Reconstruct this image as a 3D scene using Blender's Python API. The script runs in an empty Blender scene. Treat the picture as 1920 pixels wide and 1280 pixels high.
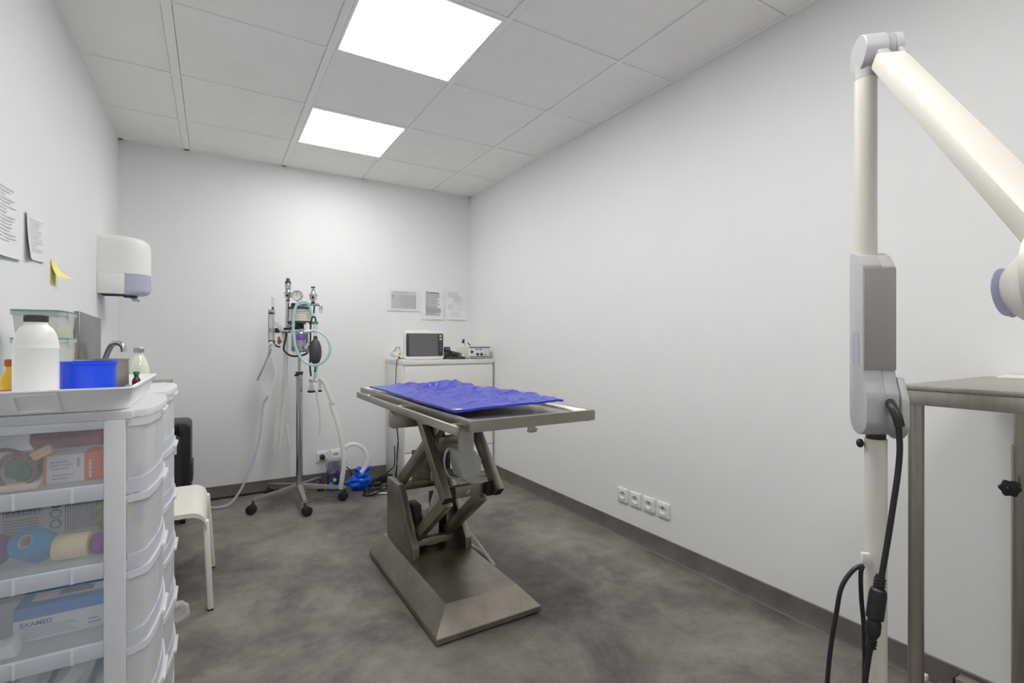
import bpy, bmesh, math, random
from mathutils import Vector as V, Matrix as M

# ------------------------------------------------------------------ camera, light, exposure
SC = bpy.context.scene
COL = SC.collection
F, TH, CH = 932.0, math.radians(31.0), 1.106
cT, sT = math.cos(TH), math.sin(TH)
cam_d = bpy.data.cameras.new('camera'); cam = bpy.data.objects.new('camera', cam_d); COL.objects.link(cam)
cam.location = (0, 0, CH); cam.rotation_euler = (math.pi/2, 0, -TH)
cam_d.sensor_width = 36; cam_d.lens = 36*F/1920; cam_d.clip_start = .02
SC.camera = cam
w = bpy.data.worlds.new('world'); SC.world = w; w.use_nodes = True
w.node_tree.nodes['Background'].inputs[0].default_value = (.8, .82, .85, 1)
w.node_tree.nodes['Background'].inputs[1].default_value = .3
SC.view_settings.view_transform = 'Standard'; SC.view_settings.look = 'None'
SC.view_settings.gamma = 1; SC.view_settings.use_curve_mapping = False
SC.view_settings.exposure = 0.0
PANEL_STRENGTH = 14.6
cy_ = SC.cycles
cy_.max_bounces = 14; cy_.diffuse_bounces = 7; cy_.glossy_bounces = 5; cy_.transmission_bounces = 8
cy_.transparent_max_bounces = 48

# room: metres, camera above the origin
XL, XR, YB, YF, HC = -.527, 2.0, 4.07, -1.6, 2.416

# ------------------------------------------------------------------ measuring helpers
def ray(px, py):
    u = (px-960)/F; v = -(py-640)/F
    return V((u*cT+sT, -u*sT+cT, v))
def at_z(px, py, z): d = ray(px, py); return V((0, 0, CH)) + d*((z-CH)/d.z)
def at_x(px, py, x): d = ray(px, py); return V((0, 0, CH)) + d*(x/d.x)
def at_y(px, py, y): d = ray(px, py); return V((0, 0, CH)) + d*(y/d.y)
def at_d(px, py, z): return V((0, 0, CH)) + ray(px, py)*z

# ------------------------------------------------------------------ materials
def lin(c):
    return tuple(((x/255)/12.92 if x/255 <= .04045 else ((x/255+.055)/1.055)**2.4) for x in c) + (1,)
MATS = {}
def mat(name, rgb, rough=.5, metal=0., noise=0., nscale=8., bump=0., bscale=60., spec=.5, stretch=None, trans=0., coat=0.):
    if name in MATS: return MATS[name]
    m = bpy.data.materials.new(name); m.use_nodes = True
    nt = m.node_tree; b = nt.nodes['Principled BSDF']; L = nt.links
    c = lin(rgb)
    b.inputs['Base Color'].default_value = c; b.inputs['Roughness'].default_value = rough
    b.inputs['Metallic'].default_value = metal
    b.inputs['Specular IOR Level'].default_value = spec
    if coat: b.inputs['Coat Weight'].default_value = coat
    if noise or bump:
        tc = nt.nodes.new('ShaderNodeTexCoord'); mp = nt.nodes.new('ShaderNodeMapping')
        L.new(tc.outputs['Object'], mp.inputs['Vector'])
        if stretch: mp.inputs['Scale'].default_value = stretch
    if noise:
        n = nt.nodes.new('ShaderNodeTexNoise'); n.inputs['Scale'].default_value = nscale
        n.inputs['Detail'].default_value = 5; n.inputs['Roughness'].default_value = .65
        L.new(mp.outputs[0], n.inputs['Vector'])
        r = nt.nodes.new('ShaderNodeValToRGB')
        r.color_ramp.elements[0].position = .3; r.color_ramp.elements[1].position = .7
        r.color_ramp.elements[0].color = tuple(x*(1-noise) for x in c[:3])+(1,)
        r.color_ramp.elements[1].color = tuple(min(1, x*(1+noise)) for x in c[:3])+(1,)
        L.new(n.outputs['Fac'], r.inputs['Fac']); L.new(r.outputs['Color'], b.inputs['Base Color'])
    if bump:
        n2 = nt.nodes.new('ShaderNodeTexNoise'); n2.inputs['Scale'].default_value = bscale
        n2.inputs['Detail'].default_value = 3; L.new(mp.outputs[0], n2.inputs['Vector'])
        bp = nt.nodes.new('ShaderNodeBump'); bp.inputs['Strength'].default_value = bump; bp.inputs['Distance'].default_value = .002
        L.new(n2.outputs['Fac'], bp.inputs['Height']); L.new(bp.outputs['Normal'], b.inputs['Normal'])
    if trans: b.inputs['Transmission Weight'].default_value = trans
    MATS[name] = m; return m
def clear(name, rgb, alpha, rough=.2, edge=.35):
    """see-through plastic: a transparent share, denser where it is seen edge-on"""
    if name in MATS: return MATS[name]
    m = bpy.data.materials.new(name); m.use_nodes = True
    nt = m.node_tree; L = nt.links; b = nt.nodes['Principled BSDF']; out = nt.nodes['Material Output']
    b.inputs['Base Color'].default_value = lin(rgb); b.inputs['Roughness'].default_value = rough
    tr = nt.nodes.new('ShaderNodeBsdfTransparent'); tr.inputs[0].default_value = tuple(.55+.45*x for x in lin(rgb)[:3])+(1,)
    tl = nt.nodes.new('ShaderNodeBsdfTranslucent'); tl.inputs[0].default_value = lin(rgb)
    ms = nt.nodes.new('ShaderNodeMixShader'); ms.inputs[0].default_value = .28
    L.new(b.outputs[0], ms.inputs[1]); L.new(tl.outputs[0], ms.inputs[2])
    lw = nt.nodes.new('ShaderNodeLayerWeight'); lw.inputs[0].default_value = .25
    mr = nt.nodes.new('ShaderNodeMapRange'); mr.inputs[3].default_value = alpha; mr.inputs[4].default_value = min(1, alpha+edge)
    L.new(lw.outputs['Facing'], mr.inputs[0])
    mx = nt.nodes.new('ShaderNodeMixShader')
    L.new(mr.outputs[0], mx.inputs[0]); L.new(tr.outputs[0], mx.inputs[1]); L.new(ms.outputs[0], mx.inputs[2])
    L.new(mx.outputs[0], out.inputs['Surface'])
    MATS[name] = m; return m
def emit(name, rgb, s):
    m = bpy.data.materials.new(name); m.use_nodes = True
    nt = m.node_tree; nt.nodes.remove(nt.nodes['Principled BSDF'])
    e = nt.nodes.new('ShaderNodeEmission'); e.inputs[0].default_value = lin(rgb); e.inputs[1].default_value = s
    nt.links.new(e.outputs[0], nt.nodes['Material Output'].inputs['Surface'])
    return m
def floor_mat():
    m = bpy.data.materials.new('grey_vinyl'); m.use_nodes = True
    nt = m.node_tree; L = nt.links; b = nt.nodes['Principled BSDF']
    tc = nt.nodes.new('ShaderNodeTexCoord')
    def noise(sc, det, ro, dist=0.):
        n = nt.nodes.new('ShaderNodeTexNoise'); n.inputs['Scale'].default_value = sc
        n.inputs['Detail'].default_value = det; n.inputs['Roughness'].default_value = ro; n.inputs['Distortion'].default_value = dist
        L.new(tc.outputs['Object'], n.inputs['Vector']); return n
    n1, n2, n3 = noise(2.0, 8, .65, .5), noise(9, 8, .75), noise(160, 2, .5)
    a = nt.nodes.new('ShaderNodeMath'); a.operation = 'MULTIPLY_ADD'; a.inputs[1].default_value = .6
    s2 = nt.nodes.new('ShaderNodeMath'); s2.operation = 'MULTIPLY'; s2.inputs[1].default_value = .3
    L.new(n2.outputs['Fac'], s2.inputs[0]); L.new(n1.outputs['Fac'], a.inputs[0]); L.new(s2.outputs[0], a.inputs[2])
    a2 = nt.nodes.new('ShaderNodeMath'); a2.operation = 'MULTIPLY_ADD'; a2.inputs[1].default_value = .1
    L.new(n3.outputs['Fac'], a2.inputs[0]); L.new(a.outputs[0], a2.inputs[2])
    r = nt.nodes.new('ShaderNodeValToRGB')
    r.color_ramp.elements[0].position = .38; r.color_ramp.elements[0].color = lin((78, 75, 72))
    r.color_ramp.elements[1].position = .62; r.color_ramp.elements[1].color = lin((145, 139, 133))
    L.new(a2.outputs[0], r.inputs['Fac']); L.new(r.outputs['Color'], b.inputs['Base Color'])
    b.inputs['Roughness'].default_value = .42; b.inputs['Specular IOR Level'].default_value = .4
    bp = nt.nodes.new('ShaderNodeBump'); bp.inputs['Strength'].default_value = .15; bp.inputs['Distance'].default_value = .001
    L.new(n3.outputs['Fac'], bp.inputs['Height']); L.new(bp.outputs['Normal'], b.inputs['Normal'])
    return m

WALL = mat('wall_paint', (231, 232, 233), .6, noise=.012, nscale=3, bump=.06, bscale=400, spec=.3)
FLOOR = floor_mat()
SKIRT = mat('skirting_vinyl', (104, 99, 95), .5, noise=.25, nscale=7)
TILE = mat('ceiling_tile_board', (247, 246, 242), .9, noise=.02, nscale=4, bump=.08, bscale=500, spec=.2)
GRID = mat('white_grid_metal', (247, 246, 243), .5, spec=.3)
STEEL = mat('brushed_steel', (186, 181, 174), .34, 1., noise=.10, nscale=6, stretch=(1, 14, 1))
STEEL2 = mat('brushed_steel_upright', (176, 170, 161), .34, 1., noise=.12, nscale=6, stretch=(12, 12, .6))
STEELB = mat('worn_steel', (160, 154, 144), .38, 1., noise=.25, nscale=5, bump=.03)
DARKGAP = mat('black_rubber', (28, 28, 29), .6)
CHROME = mat('chrome', (205, 205, 208), .12, 1.)
ALU = mat('cast_aluminium', (176, 175, 172), .35, .9)
BLACK = mat('black_plastic', (34, 34, 36), .4)
DGREY = mat('dark_grey_plastic', (62, 63, 65), .45)
MGREY = mat('mid_grey_plastic', (150, 151, 153), .45)
WHITE = mat('white_plastic', (232, 232, 230), .35)
CREAM = mat('cream_enamel', (221, 218, 209), .4)
STOOLW = mat('ivory_lacquer', (228, 226, 216), .4)
LACQ = mat('white_lacquer', (226, 225, 222), .35)
XGREY = mat('light_grey_plastic', (184, 185, 187), .42)
XDARK = mat('taupe_grey_plastic', (160, 157, 154), .42)
PAPER = mat('white_paper', (232, 232, 234), .85)
INK = mat('grey_ink', (166, 166, 168), .9)
INKD = mat('dark_ink', (105, 105, 108), .9)
BLUEPAD = mat('blue_vinyl', (46, 52, 170), .33, noise=.05, nscale=10, coat=.15)
BLUETUB = mat('blue_plastic', (20, 80, 236), .35)
BLUEBAG = mat('blue_bag_film', (16, 88, 220), .3)
MILKY = clear('milky_plastic', (244, 245, 248), .72, .35, .25)
FROST = clear('frosted_drawer_plastic', (250, 251, 252), .15, .25, .45)
FRONT = clear('frosted_front_plastic', (252, 252, 253), .34, .2, .45)
RIB = clear('frosted_rib_plastic', (236, 239, 246), .62, .35, .3)
CLEARP = clear('clear_plastic', (228, 230, 232), .15, .12, .5)
TUBE = clear('cloudy_tubing', (242, 242, 240), .72, .3, .3)
AQUA = clear('aqua_tubing', (206, 236, 238), .72, .3, .2)
BLUETUBE = clear('pale_blue_tubing', (226, 230, 242), .6, .3, .2)
WINDOWL = clear('lilac_window_plastic', (216, 217, 238), .75, .25, .2)
RED = mat('red_plastic', (190, 50, 45), .5)
YEL = mat('yellow_plastic', (226, 205, 60), .5)
GREEN = mat('green_plastic', (22, 150, 96), .45)
PURP = mat('purple_plastic', (140, 88, 190), .5)

LIFTG = mat('pale_grey_housing', (192, 194, 190), .45)
# ------------------------------------------------------------------ mesh builder
ORG = {}
def align(d):
    d = V(d).normalized()
    return d.to_track_quat('Z', 'Y').to_matrix().to_4x4()
class MB:
    def __init__(s): s.bm = bmesh.new()
    def box(s, x0, x1, y0, y1, z0, z1, bev=0., seg=2, mtx=None):
        r = bmesh.ops.create_cube(s.bm, size=1.0)
        vs = r['verts']
        for v in vs: v.co = V((x0+(v.co.x+.5)*(x1-x0), y0+(v.co.y+.5)*(y1-y0), z0+(v.co.z+.5)*(z1-z0)))
        s._fin(vs, bev, seg, mtx); return s
    def _fin(s, vs, bev, seg, mtx):
        if bev:
            es = list({e for v in vs for e in v.link_edges})
            r = bmesh.ops.bevel(s.bm, geom=es, offset=bev, segments=seg, affect='EDGES', profile=.5)
            vs = list({v for f in r['faces'] for v in f.verts} | {v for v in vs if v.is_valid})
        if mtx:
            for v in vs: v.co = mtx @ v.co
    def beam(s, p0, p1, wx, wz, bev=.002, side=(1, 0, 0)):
        """box section from p0 to p1, wx wide along side"""
        p0, p1, sd = V(p0), V(p1), V(side)
        d = (p1-p0); L = d.length; d.normalize(); sd = (sd - d*sd.dot(d)).normalized(); u = d.cross(sd)
        m = M(((sd.x, d.x, u.x, 0), (sd.y, d.y, u.y, 0), (sd.z, d.z, u.z, 0), (0, 0, 0, 1)))
        m = M.Translation(p0) @ m
        return s.box(-wx/2, wx/2, 0, L, -wz/2, wz/2, bev, 2, m)
    def cyl(s, p0, p1, r0, r1=None, seg=20, caps=True):
        p0, p1 = V(p0), V(p1); d = p1-p0
        bmesh.ops.create_cone(s.bm, cap_ends=caps, cap_tris=False, segments=seg, radius1=r0, radius2=r0 if r1 is None else r1,
                              depth=d.length, matrix=M.Translation((p0+p1)/2) @ align(d)); return s
    def sph(s, c, r, seg=16, scale=(1, 1, 1), rot=None):
        m = M.Translation(V(c)) @ (rot or M.Identity(4)) @ M.Diagonal(tuple(scale)+(1,))
        bmesh.ops.create_uvsphere(s.bm, u_segments=seg, v_segments=max(6, seg//2), radius=r, matrix=m); return s
    def lathe(s, prof, o=(0, 0, 0), axis=(0, 0, 1), seg=28):
        m = M.Translation(V(o)) @ align(axis); rings = []
        for r, z in prof:
            if r < 1e-6: rings.append([s.bm.verts.new(m @ V((0, 0, z)))])
            else: rings.append([s.bm.verts.new(m @ V((r*math.cos(2*math.pi*i/seg), r*math.sin(2*math.pi*i/seg), z))) for i in range(seg)])
        for a, b in zip(rings, rings[1:]):
            for i in range(seg):
                j = (i+1) % seg
                f = ([a[0], b[i], b[j]] if len(a) == 1 else [a[i], a[j], b[0]] if len(b) == 1 else [a[i], a[j], b[j], b[i]])
                if len(a) == 1 and len(b) == 1: continue
                f = f[::-1] if len(a) == 1 else f
                try: s.bm.faces.new(f)
                except ValueError: pass
        return s
    def tube(s, pts, r, seg=8, sub=6, caps=True, rib=0.):
        pts = [V(p) for p in pts]; P = []
        if len(pts) == 2 or sub == 0: P = pts
        else:
            n = len(pts)
            for i in range(n-1):
                a, b, c, d = pts[max(i-1, 0)], pts[i], pts[i+1], pts[min(i+2, n-1)]
                for k in range(sub):
                    t = k/sub
                    P.append(.5*((2*b)+(c-a)*t+(2*a-5*b+4*c-d)*t*t+(3*b-a-3*c+d)*t**3))
            P.append(pts[-1])
        T = [(P[min(i+1, len(P)-1)]-P[max(i-1, 0)]).normalized() for i in range(len(P))]
        up = V((0, 0, 1)) if abs(T[0].z) < .9 else V((1, 0, 0))
        nrm = (up - T[0]*up.dot(T[0])).normalized(); rings = []
        for i, (p, t) in enumerate(zip(P, T)):
            nrm = nrm - t*nrm.dot(t)
            nrm = nrm.normalized() if nrm.length > 1e-6 else t.orthogonal().normalized()
            bn = t.cross(nrm)
            rr = r(i/(len(P)-1)) if callable(r) else r
            if rib and i % 2: rr *= 1-rib
            rings.append([s.bm.verts.new(p + (nrm*math.cos(2*math.pi*k/seg) + bn*math.sin(2*math.pi*k/seg))*rr) for k in range(seg)])
        for a, b in zip(rings, rings[1:]):
            for k in range(seg): s.bm.faces.new([a[k], a[(k+1) % seg], b[(k+1) % seg], b[k]])
        if caps: s.bm.faces.new(rings[0][::-1]); s.bm.faces.new(rings[-1])
        return s
    def prism(s, poly, ax, a0, a1, bev=0., seg=2, mtx=None):
        def P(p, a): return {'x': V((a, p[0], p[1])), 'y': V((p[0], a, p[1])), 'z': V((p[0], p[1], a))}[ax]
        v0 = [s.bm.verts.new(P(p, a0)) for p in poly]; v1 = [s.bm.verts.new(P(p, a1)) for p in poly]
        fs = [s.bm.faces.new(v0), s.bm.faces.new(v1[::-1])]
        n = len(poly)
        for i in range(n): fs.append(s.bm.faces.new([v0[i], v1[i], v1[(i+1) % n], v0[(i+1) % n]]))
        bmesh.ops.recalc_face_normals(s.bm, faces=fs)
        s._fin(v0+v1, bev, seg, mtx); return s
    def quad(s, o, r, u):
        o, r, u = V(o), V(r), V(u)
        s.bm.faces.new([s.bm.verts.new(p) for p in (o, o+r, o+r+u, o+u)]); return s
    def sheet(s, fn, nu, nv, thick=(0, 0, 0)):
        th = V(thick)
        g = [[s.bm.verts.new(V(fn(i/nu, j/nv))) for j in range(nv+1)] for i in range(nu+1)]
        for i in range(nu):
            for j in range(nv): s.bm.faces.new([g[i][j], g[i+1][j], g[i+1][j+1], g[i][j+1]])
        if th.length:
            h = [[s.bm.verts.new(g[i][j].co + th) for j in range(nv+1)] for i in range(nu+1)]
            for i in range(nu):
                for j in range(nv): s.bm.faces.new([h[i][j], h[i][j+1], h[i+1][j+1], h[i+1][j]])
            for i in range(nu):
                s.bm.faces.new([g[i][0], h[i][0], h[i+1][0], g[i+1][0]]); s.bm.faces.new([g[i][nv], g[i+1][nv], h[i+1][nv], h[i][nv]])
            for j in range(nv):
                s.bm.faces.new([g[0][j], g[0][j+1], h[0][j+1], h[0][j]]); s.bm.faces.new([g[nu][j], h[nu][j], h[nu][j+1], g[nu][j+1]])
        return s
    def blob(s, c, rad, amp, seed, sub=3):
        rnd = random.Random(seed); ph = [(rnd.uniform(3, 9), rnd.uniform(0, 6), V((rnd.uniform(-1, 1), rnd.uniform(-1, 1), rnd.uniform(-1, 1)))) for _ in range(7)]
        r = bmesh.ops.create_icosphere(s.bm, subdivisions=sub, radius=1)
        for v in r['verts']:
            n = v.co.copy(); k = 1+amp*sum(math.sin(f*n.dot(d)*1.6+p) for f, p, d in ph)/3 + rnd.uniform(-.3, .3)*amp
            v.co = V(c) + V((n.x*rad[0]*k, n.y*rad[1]*k, n.z*rad[2]*k))
        return s
    def move(s, m):
        for v in s.bm.verts: v.co = m @ v.co
        return s
    def build(s, name, m, parent=None, smooth=True, angle=35, recalc=True):
        if recalc: bmesh.ops.recalc_face_normals(s.bm, faces=s.bm.faces[:])
        a = math.radians(angle)
        for f in s.bm.faces: f.smooth = smooth
        for e in s.bm.edges:
            if len(e.link_faces) == 2 and e.calc_face_angle(0) > a: e.smooth = False
        o_ = ORG.get(parent.name, V((0, 0, 0))) if parent else V((0, 0, 0))
        for v in s.bm.verts: v.co -= o_
        me = bpy.data.meshes.new(name); s.bm.to_mesh(me); s.bm.free()
        ms = m if isinstance(m, (list, tuple)) else [m]
        for x in ms: me.materials.append(x)
        o = bpy.data.objects.new(name, me); COL.objects.link(o)
        if parent: o.parent = parent; ORG[o.name] = o_
        return o
def tag(o, label=None, cat=None, group=None, kind=None):
    for k, v in (('label', label), ('category', cat), ('group', group), ('kind', kind)):
        if v: o[k] = v
    return o
def thing(name, label, cat, loc=(0, 0, 0), rot=None, group=None):
    o = bpy.data.objects.new(name, None); COL.objects.link(o); o.location = loc
    o.empty_display_size = .1
    if rot is not None: o.rotation_euler = rot; ORG[o.name] = V((0, 0, 0))    # parts in the thing's own frame
    else: ORG[o.name] = V(loc)
    return tag(o, label, cat, group)
def single(mb, name, m, label, cat, loc, group=None, **k):
    """a thing that is one mesh, its origin at its base"""
    for v in mb.bm.verts: v.co -= V(loc)
    o = mb.build(name, m, **k); o.location = loc
    return tag(o, label, cat, group)
def struct(mb, name, m, parent=None, **k):
    o = mb.build(name, m, parent, **k)
    if not parent: o['kind'] = 'structure'
    return o
def dup(o, parent=None, **kw):
    c = o.copy(); COL.objects.link(c)
    if parent: c.parent = parent; ORG[c.name] = ORG.get(parent.name, V((0, 0, 0)))
    for ch in o.children: dup(ch, c)
    return c
def text(s, name, size, o, r, u, m, parent, offset=.0):
    cu = bpy.data.curves.new(name, 'FONT'); cu.body = s; cu.size = size; cu.resolution_u = 2; cu.offset = .018*size
    t = bpy.data.objects.new('t', cu)
    COL.objects.link(t); dg = bpy.context.evaluated_depsgraph_get()
    me = bpy.data.meshes.new_from_object(t.evaluated_get(dg)); bpy.data.objects.remove(t)
    r, u = V(r).normalized(), V(u).normalized(); n = r.cross(u)
    org = ORG.get(parent.name, V((0, 0, 0)))
    for v in me.vertices: v.co = V(o) + r*v.co.x + u*v.co.y + n*offset - org
    me.name = name; me.materials.clear(); me.materials.append(m)
    ob = bpy.data.objects.new(name, me); COL.objects.link(ob); ob.parent = parent; ORG[ob.name] = org
    return ob
def textlines(mb, o, r, u, n, seed=1, fill=.45, words=True):
    """rows of illegible print: little bars in the rectangle o, r, u"""
    rnd = random.Random(seed); o, r, u = V(o), V(r), V(u)
    for i in range(n):
        y = 1-(i+.8)/n; x = 0
        end = rnd.uniform(.7, 1)
        while x < end:
            wl = rnd.uniform(.06, .2); wl = min(wl, end-x)
            mb.quad(o+r*x+u*y, r*(wl*.9), u*(fill/n)); x += wl+.02
    return mb

# ------------------------------------------------------------------ room
TH_ = .1
struct(MB().box(XL-TH_, XR+TH_, YF-TH_, YB+TH_, -.1, 0), 'floor', FLOOR)
struct(MB().box(XL-TH_, XL, YF, YB, 0, HC+.1), 'wall_left', WALL)
struct(MB().box(XR, XR+TH_, YF, YB, 0, HC+.1), 'wall_right', WALL)
struct(MB().box(XL-TH_, XR+TH_, YB, YB+TH_, 0, HC+.1), 'wall_back', WALL)
struct(MB().box(XL-TH_, XR+TH_, YF-TH_, YF, 0, HC+.1), 'wall_front', WALL)
bh, bt = .087, .008
def cove(mb, a, b, n):
    """skirting of sheet vinyl coved up the wall"""
    a, b, n = V(a), V(b), V(n)
    prof = [(0, 0), (.02, 0), (.013, .004), (bt, .016), (bt-.002, bh-.002), (bt-.004, bh), (0, bh)]
    v0 = [mb.bm.verts.new(a+n*p+V((0, 0, q))) for p, q in prof]; v1 = [mb.bm.verts.new(b+n*p+V((0, 0, q))) for p, q in prof]
    k = len(prof)
    for i in range(k): mb.bm.faces.new([v0[i], v0[(i+1) % k], v1[(i+1) % k], v1[i]])
    mb.bm.faces.new(v0); mb.bm.faces.new(v1[::-1]); return mb
struct(cove(MB(), (XL, YF, 0), (XL, YB, 0), (1, 0, 0)), 'baseboard_left', SKIRT)
struct(cove(MB(), (XR, YF, 0), (XR, YB, 0), (-1, 0, 0)), 'baseboard_right', SKIRT)
struct(cove(MB(), (XL, YB, 0), (XR, YB, 0), (0, -1, 0)), 'baseboard_back', SKIRT)
# a closed door in the wall behind the camera
d = struct(MB().box(.4, 1.3, YF, YF+.04, 0, 2.04, .003), 'door_1', LACQ)
MB().cyl((1.2, YF+.04, 1.0), (1.2, YF+.09, 1.0), .01).cyl((1.2, YF+.085, 1.0), (1.08, YF+.085, 1.0), .009).build('door_handle', CHROME, d)

# ceiling: T-bar grid with lay-in tiles
ceil = struct(MB().box(XL-TH_, XR+TH_, YF-TH_, YB+TH_, HC+.1, HC+.16), 'ceiling', TILE)
gx = [-.158, .452, 1.037, 1.637]; gy = [3.54, 2.95, 2.335, 1.748, 1.16, .565, -.03, -.62, -1.21]
wx = [.036, .032, .022, .018]
for x, ww in zip(gx, wx): MB().box(x-ww/2, x+ww/2, YF, YB, HC, HC+.03, .001, 1).build('grid_bar', GRID, ceil)
xs = [XL]+gx+[XR]; ys = [YB]+gy+[YF]
wxs = [.02]+wx+[.02]; hy = .008
for i in range(5):
    for y in gy:
        MB().box(xs[i]+wxs[i]/2, xs[i+1]-wxs[i+1]/2, y-hy, y+hy, HC+.0008, HC+.03, .001, 1).build('cross_bar', GRID, ceil)
e_ = .022
MB().box(XL, XL+e_, YF, YB, HC, HC+.012).build('wall_angle', GRID, ceil)
MB().box(XR-e_, XR, YF, YB, HC, HC+.012).build('wall_angle', GRID, ceil)
MB().box(XL, XR, YB-e_, YB, HC, HC+.012).build('wall_angle', GRID, ceil)
MB().box(XL, XR, YF, YF+e_, HC, HC+.012).build('wall_angle', GRID, ceil)
lights = {(2, 1): 'white square light panel in the ceiling nearest the back wall',
          (2, 3): 'white square light panel in the ceiling, cut by the top edge of the photo',
          (2, 5): 'white square light panel in the ceiling above the camera',
          (2, 7): 'white square light panel in the ceiling behind the camera'}
rnd = random.Random(5)
LIGHTM = emit('light_panel_diffuser', (255, 254, 251), PANEL_STRENGTH)
for i in range(5):
    for j in range(len(ys)-1):
        x0, x1, y0, y1 = xs[i]+wxs[i]/2+.0015, xs[i+1]-wxs[i+1]/2-.0015, ys[j+1]+hy+.0015, ys[j]-hy-.0015
        if j == 0: y1 = YB-.012
        if j == len(ys)-2: y0 = YF+.012
        if i == 0: x0 = XL+.012
        if i == 4: x1 = XR-.012
        if (i, j) in lights:
            t = thing('ceiling_light', lights[(i, j)], 'ceiling light', ((x0+x1)/2, (y0+y1)/2, HC+.002), group='ceiling light panels')
            fr = .012
            mb = MB()
            mb.box(x0, x1, y0, y0+fr, HC+.001, HC+.02).box(x0, x1, y1-fr, y1, HC+.001, HC+.02)
            mb.box(x0, x0+fr, y0+fr, y1-fr, HC+.001, HC+.02).box(x1-fr, x1, y0+fr, y1-fr, HC+.001, HC+.02)
            mb.build('frame', GRID, t)
            MB().box(x0+fr, x1-fr, y0+fr, y1-fr, HC+.004, HC+.016).build('diffuser', LIGHTM, t)
        else:
            dz = rnd.uniform(0, .0015)
            MB().box(x0, x1, y0, y1, HC+.004+dz, HC+.02, .002, 1).build('ceiling_tile', TILE, ceil)
MB().box(XL-TH_, XR+TH_, YF-TH_, YB+TH_, HC+.09, HC+.1).build('ceiling_slab', DARKGAP, ceil)

# ------------------------------------------------------------------ exam table
T = thing('exam_table', 'stainless steel scissor lift veterinary exam table in the middle of the floor', 'exam table', (.917, 2.13, 0))
bx0, bx1, by0, by1 = .69, 1.144, 1.675, 2.58
zt, ins, inf = .105, .07, .082
# plinth with sloped skirts
mb = MB()
def ring(mb, x0, x1, y0, y1, z): return [mb.bm.verts.new((x, y, z)) for x, y in ((x0, y0), (x1, y0), (x1, y1), (x0, y1))]
R = [ring(mb, bx0+.004, bx1-.004, by0+.004, by1-.004, .006), ring(mb, bx0, bx1, by0, by1, .010), ring(mb, bx0, bx1, by0, by1, .030),
     ring(mb, bx0+ins, bx1-ins, by0+inf, by1-.012, zt)]
for a, b in zip(R, R[1:]):
    for k in range(4): mb.bm.faces.new([a[k], a[(k+1) % 4], b[(k+1) % 4], b[k]])
mb.bm.faces.new(R[0][::-1]); mb.bm.faces.new(R[3])
bmesh.ops.bevel(mb.bm, geom=[e for e in mb.bm.edges], offset=.0015, segments=2, affect='EDGES')
mb.build('base', STEELB, T)
MB().box(bx0+.02, bx1-.02, by0+.02, by1-.02, 0, .006).build('base_pad', DARKGAP, T)
chk = [(2.56, zt), (2.17, zt), (2.17, .16), (2.372, .402), (2.56, .402)]
for x in (.777, 1.043): MB().prism(chk, 'x', x, x+.032, .002).build('side_cheek', STEELB, T)
# scissor arms (outer pair leans to the camera at the bottom, inner pair crosses it)
aw = .034
for x in (.792, 1.030):
    MB().beam((x, 1.82, .474), (x, 2.145, .815), aw, .05).build('outer_arm', STEELB, T)
    MB().beam((x, 1.8185, .4724), (x, 1.8215, .4756), aw-.006, .044, .0).build('arm_cap', DARKGAP, T)
for x in (.831, .991):
    MB().beam((x, 2.49, .390), (x, 1.90, .795), aw, .05).build('inner_arm', STEELB, T)
    MB().beam((x, 2.275, .170), (x, 1.895, .449), aw, .05).build('lower_arm', STEELB, T)
MB().box(.812, 1.011, 1.865, 1.90, .460, .508, .003).build('knee_bar', STEELB, T)
MB().box(.812, 1.011, 2.02, 2.05, .50, .538, .003).build('cross_bar', STEELB, T)
MB().box(.812, 1.012, 2.25, 2.285, .130, .165, .003).build('foot_bar', STEELB, T)
MB().box(.811, 1.042, 2.475, 2.51, .34, .388, .003).build('rear_bar', STEELB, T)
MB().box(.84, 1.012, 2.24, 2.28, .70, .745, .003).build('cross_bar', STEELB, T)
for x in (.812, .986): MB().box(x, x+.030, 1.842, 1.8645, .457, .512, .002).build('bumper', DARKGAP, T)
MB().box(.85, .89, 2.15, 2.19, .70, .77, .003).build('bumper', DARKGAP, T)
# lift motor column and its housing
MB().box(.878, .934, 1.86, 1.905, .58, .80, .006).build('lift_column', LIFTG, T)
MB().prism([(.868, .60), (.885, .535), (.96, .53), (.972, .555), (.972, .61), (.945, .645), (.885, .655), (.868, .65)], 'y', 1.865, 1.965, .006).build('motor_housing', LIFTG, T)
MB().tube([(.89, 1.93, .64), (.845, 1.93, .655), (.826, 1.925, .60), (.85, 1.93, .54), (.90, 1.92, .52), (.925, 1.88, .50), (.90, 1.86, .477)], .0045).build('motor_cable', TUBE, T)
MB().box(.885, .955, 2.28, 2.42, .11, .25, .012).cyl((.92, 2.30, .24), (.92, 2.2, .39), .028).build('actuator', LIFTG, T)
MB().box(.84, .885, 2.34, 2.44, .11, .30, .006).box(.846, .88, 2.335, 2.34, .2, .28, .002).build('pump_box', DGREY, T)
MB().box(.96, 1.01, 2.32, 2.44, .11, .33, .004).build('control_box', BLACK, T)
MB().box(.848, .974, 2.03, 2.06, .652, .688, .003).build('cross_bar', STEELB, T)
MB().box(.848, .974, 2.10, 2.13, .598, .640, .003).build('cross_bar', STEELB, T)
MB().box(.85, .876, 2.03, 2.06, .690, .745, .003).build('bumper', DARKGAP, T)
MB().box(.935, .974, 2.19, 2.27, .46, .575, .004).build('motor_block', BLACK, T)
MB().box(.87, .985, 2.44, 2.446, .388, .55, .001).build('rear_panel', STEELB, T)
MB().tube([(1.08, 2.45, .12), (1.12, 2.3, .13), (1.17, 2.12, .02), (1.20, 2.3, .012), (1.16, 2.7, .012), (1.15, 3.3, .012)], .007).build('power_lead', TUBE, T)
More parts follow.
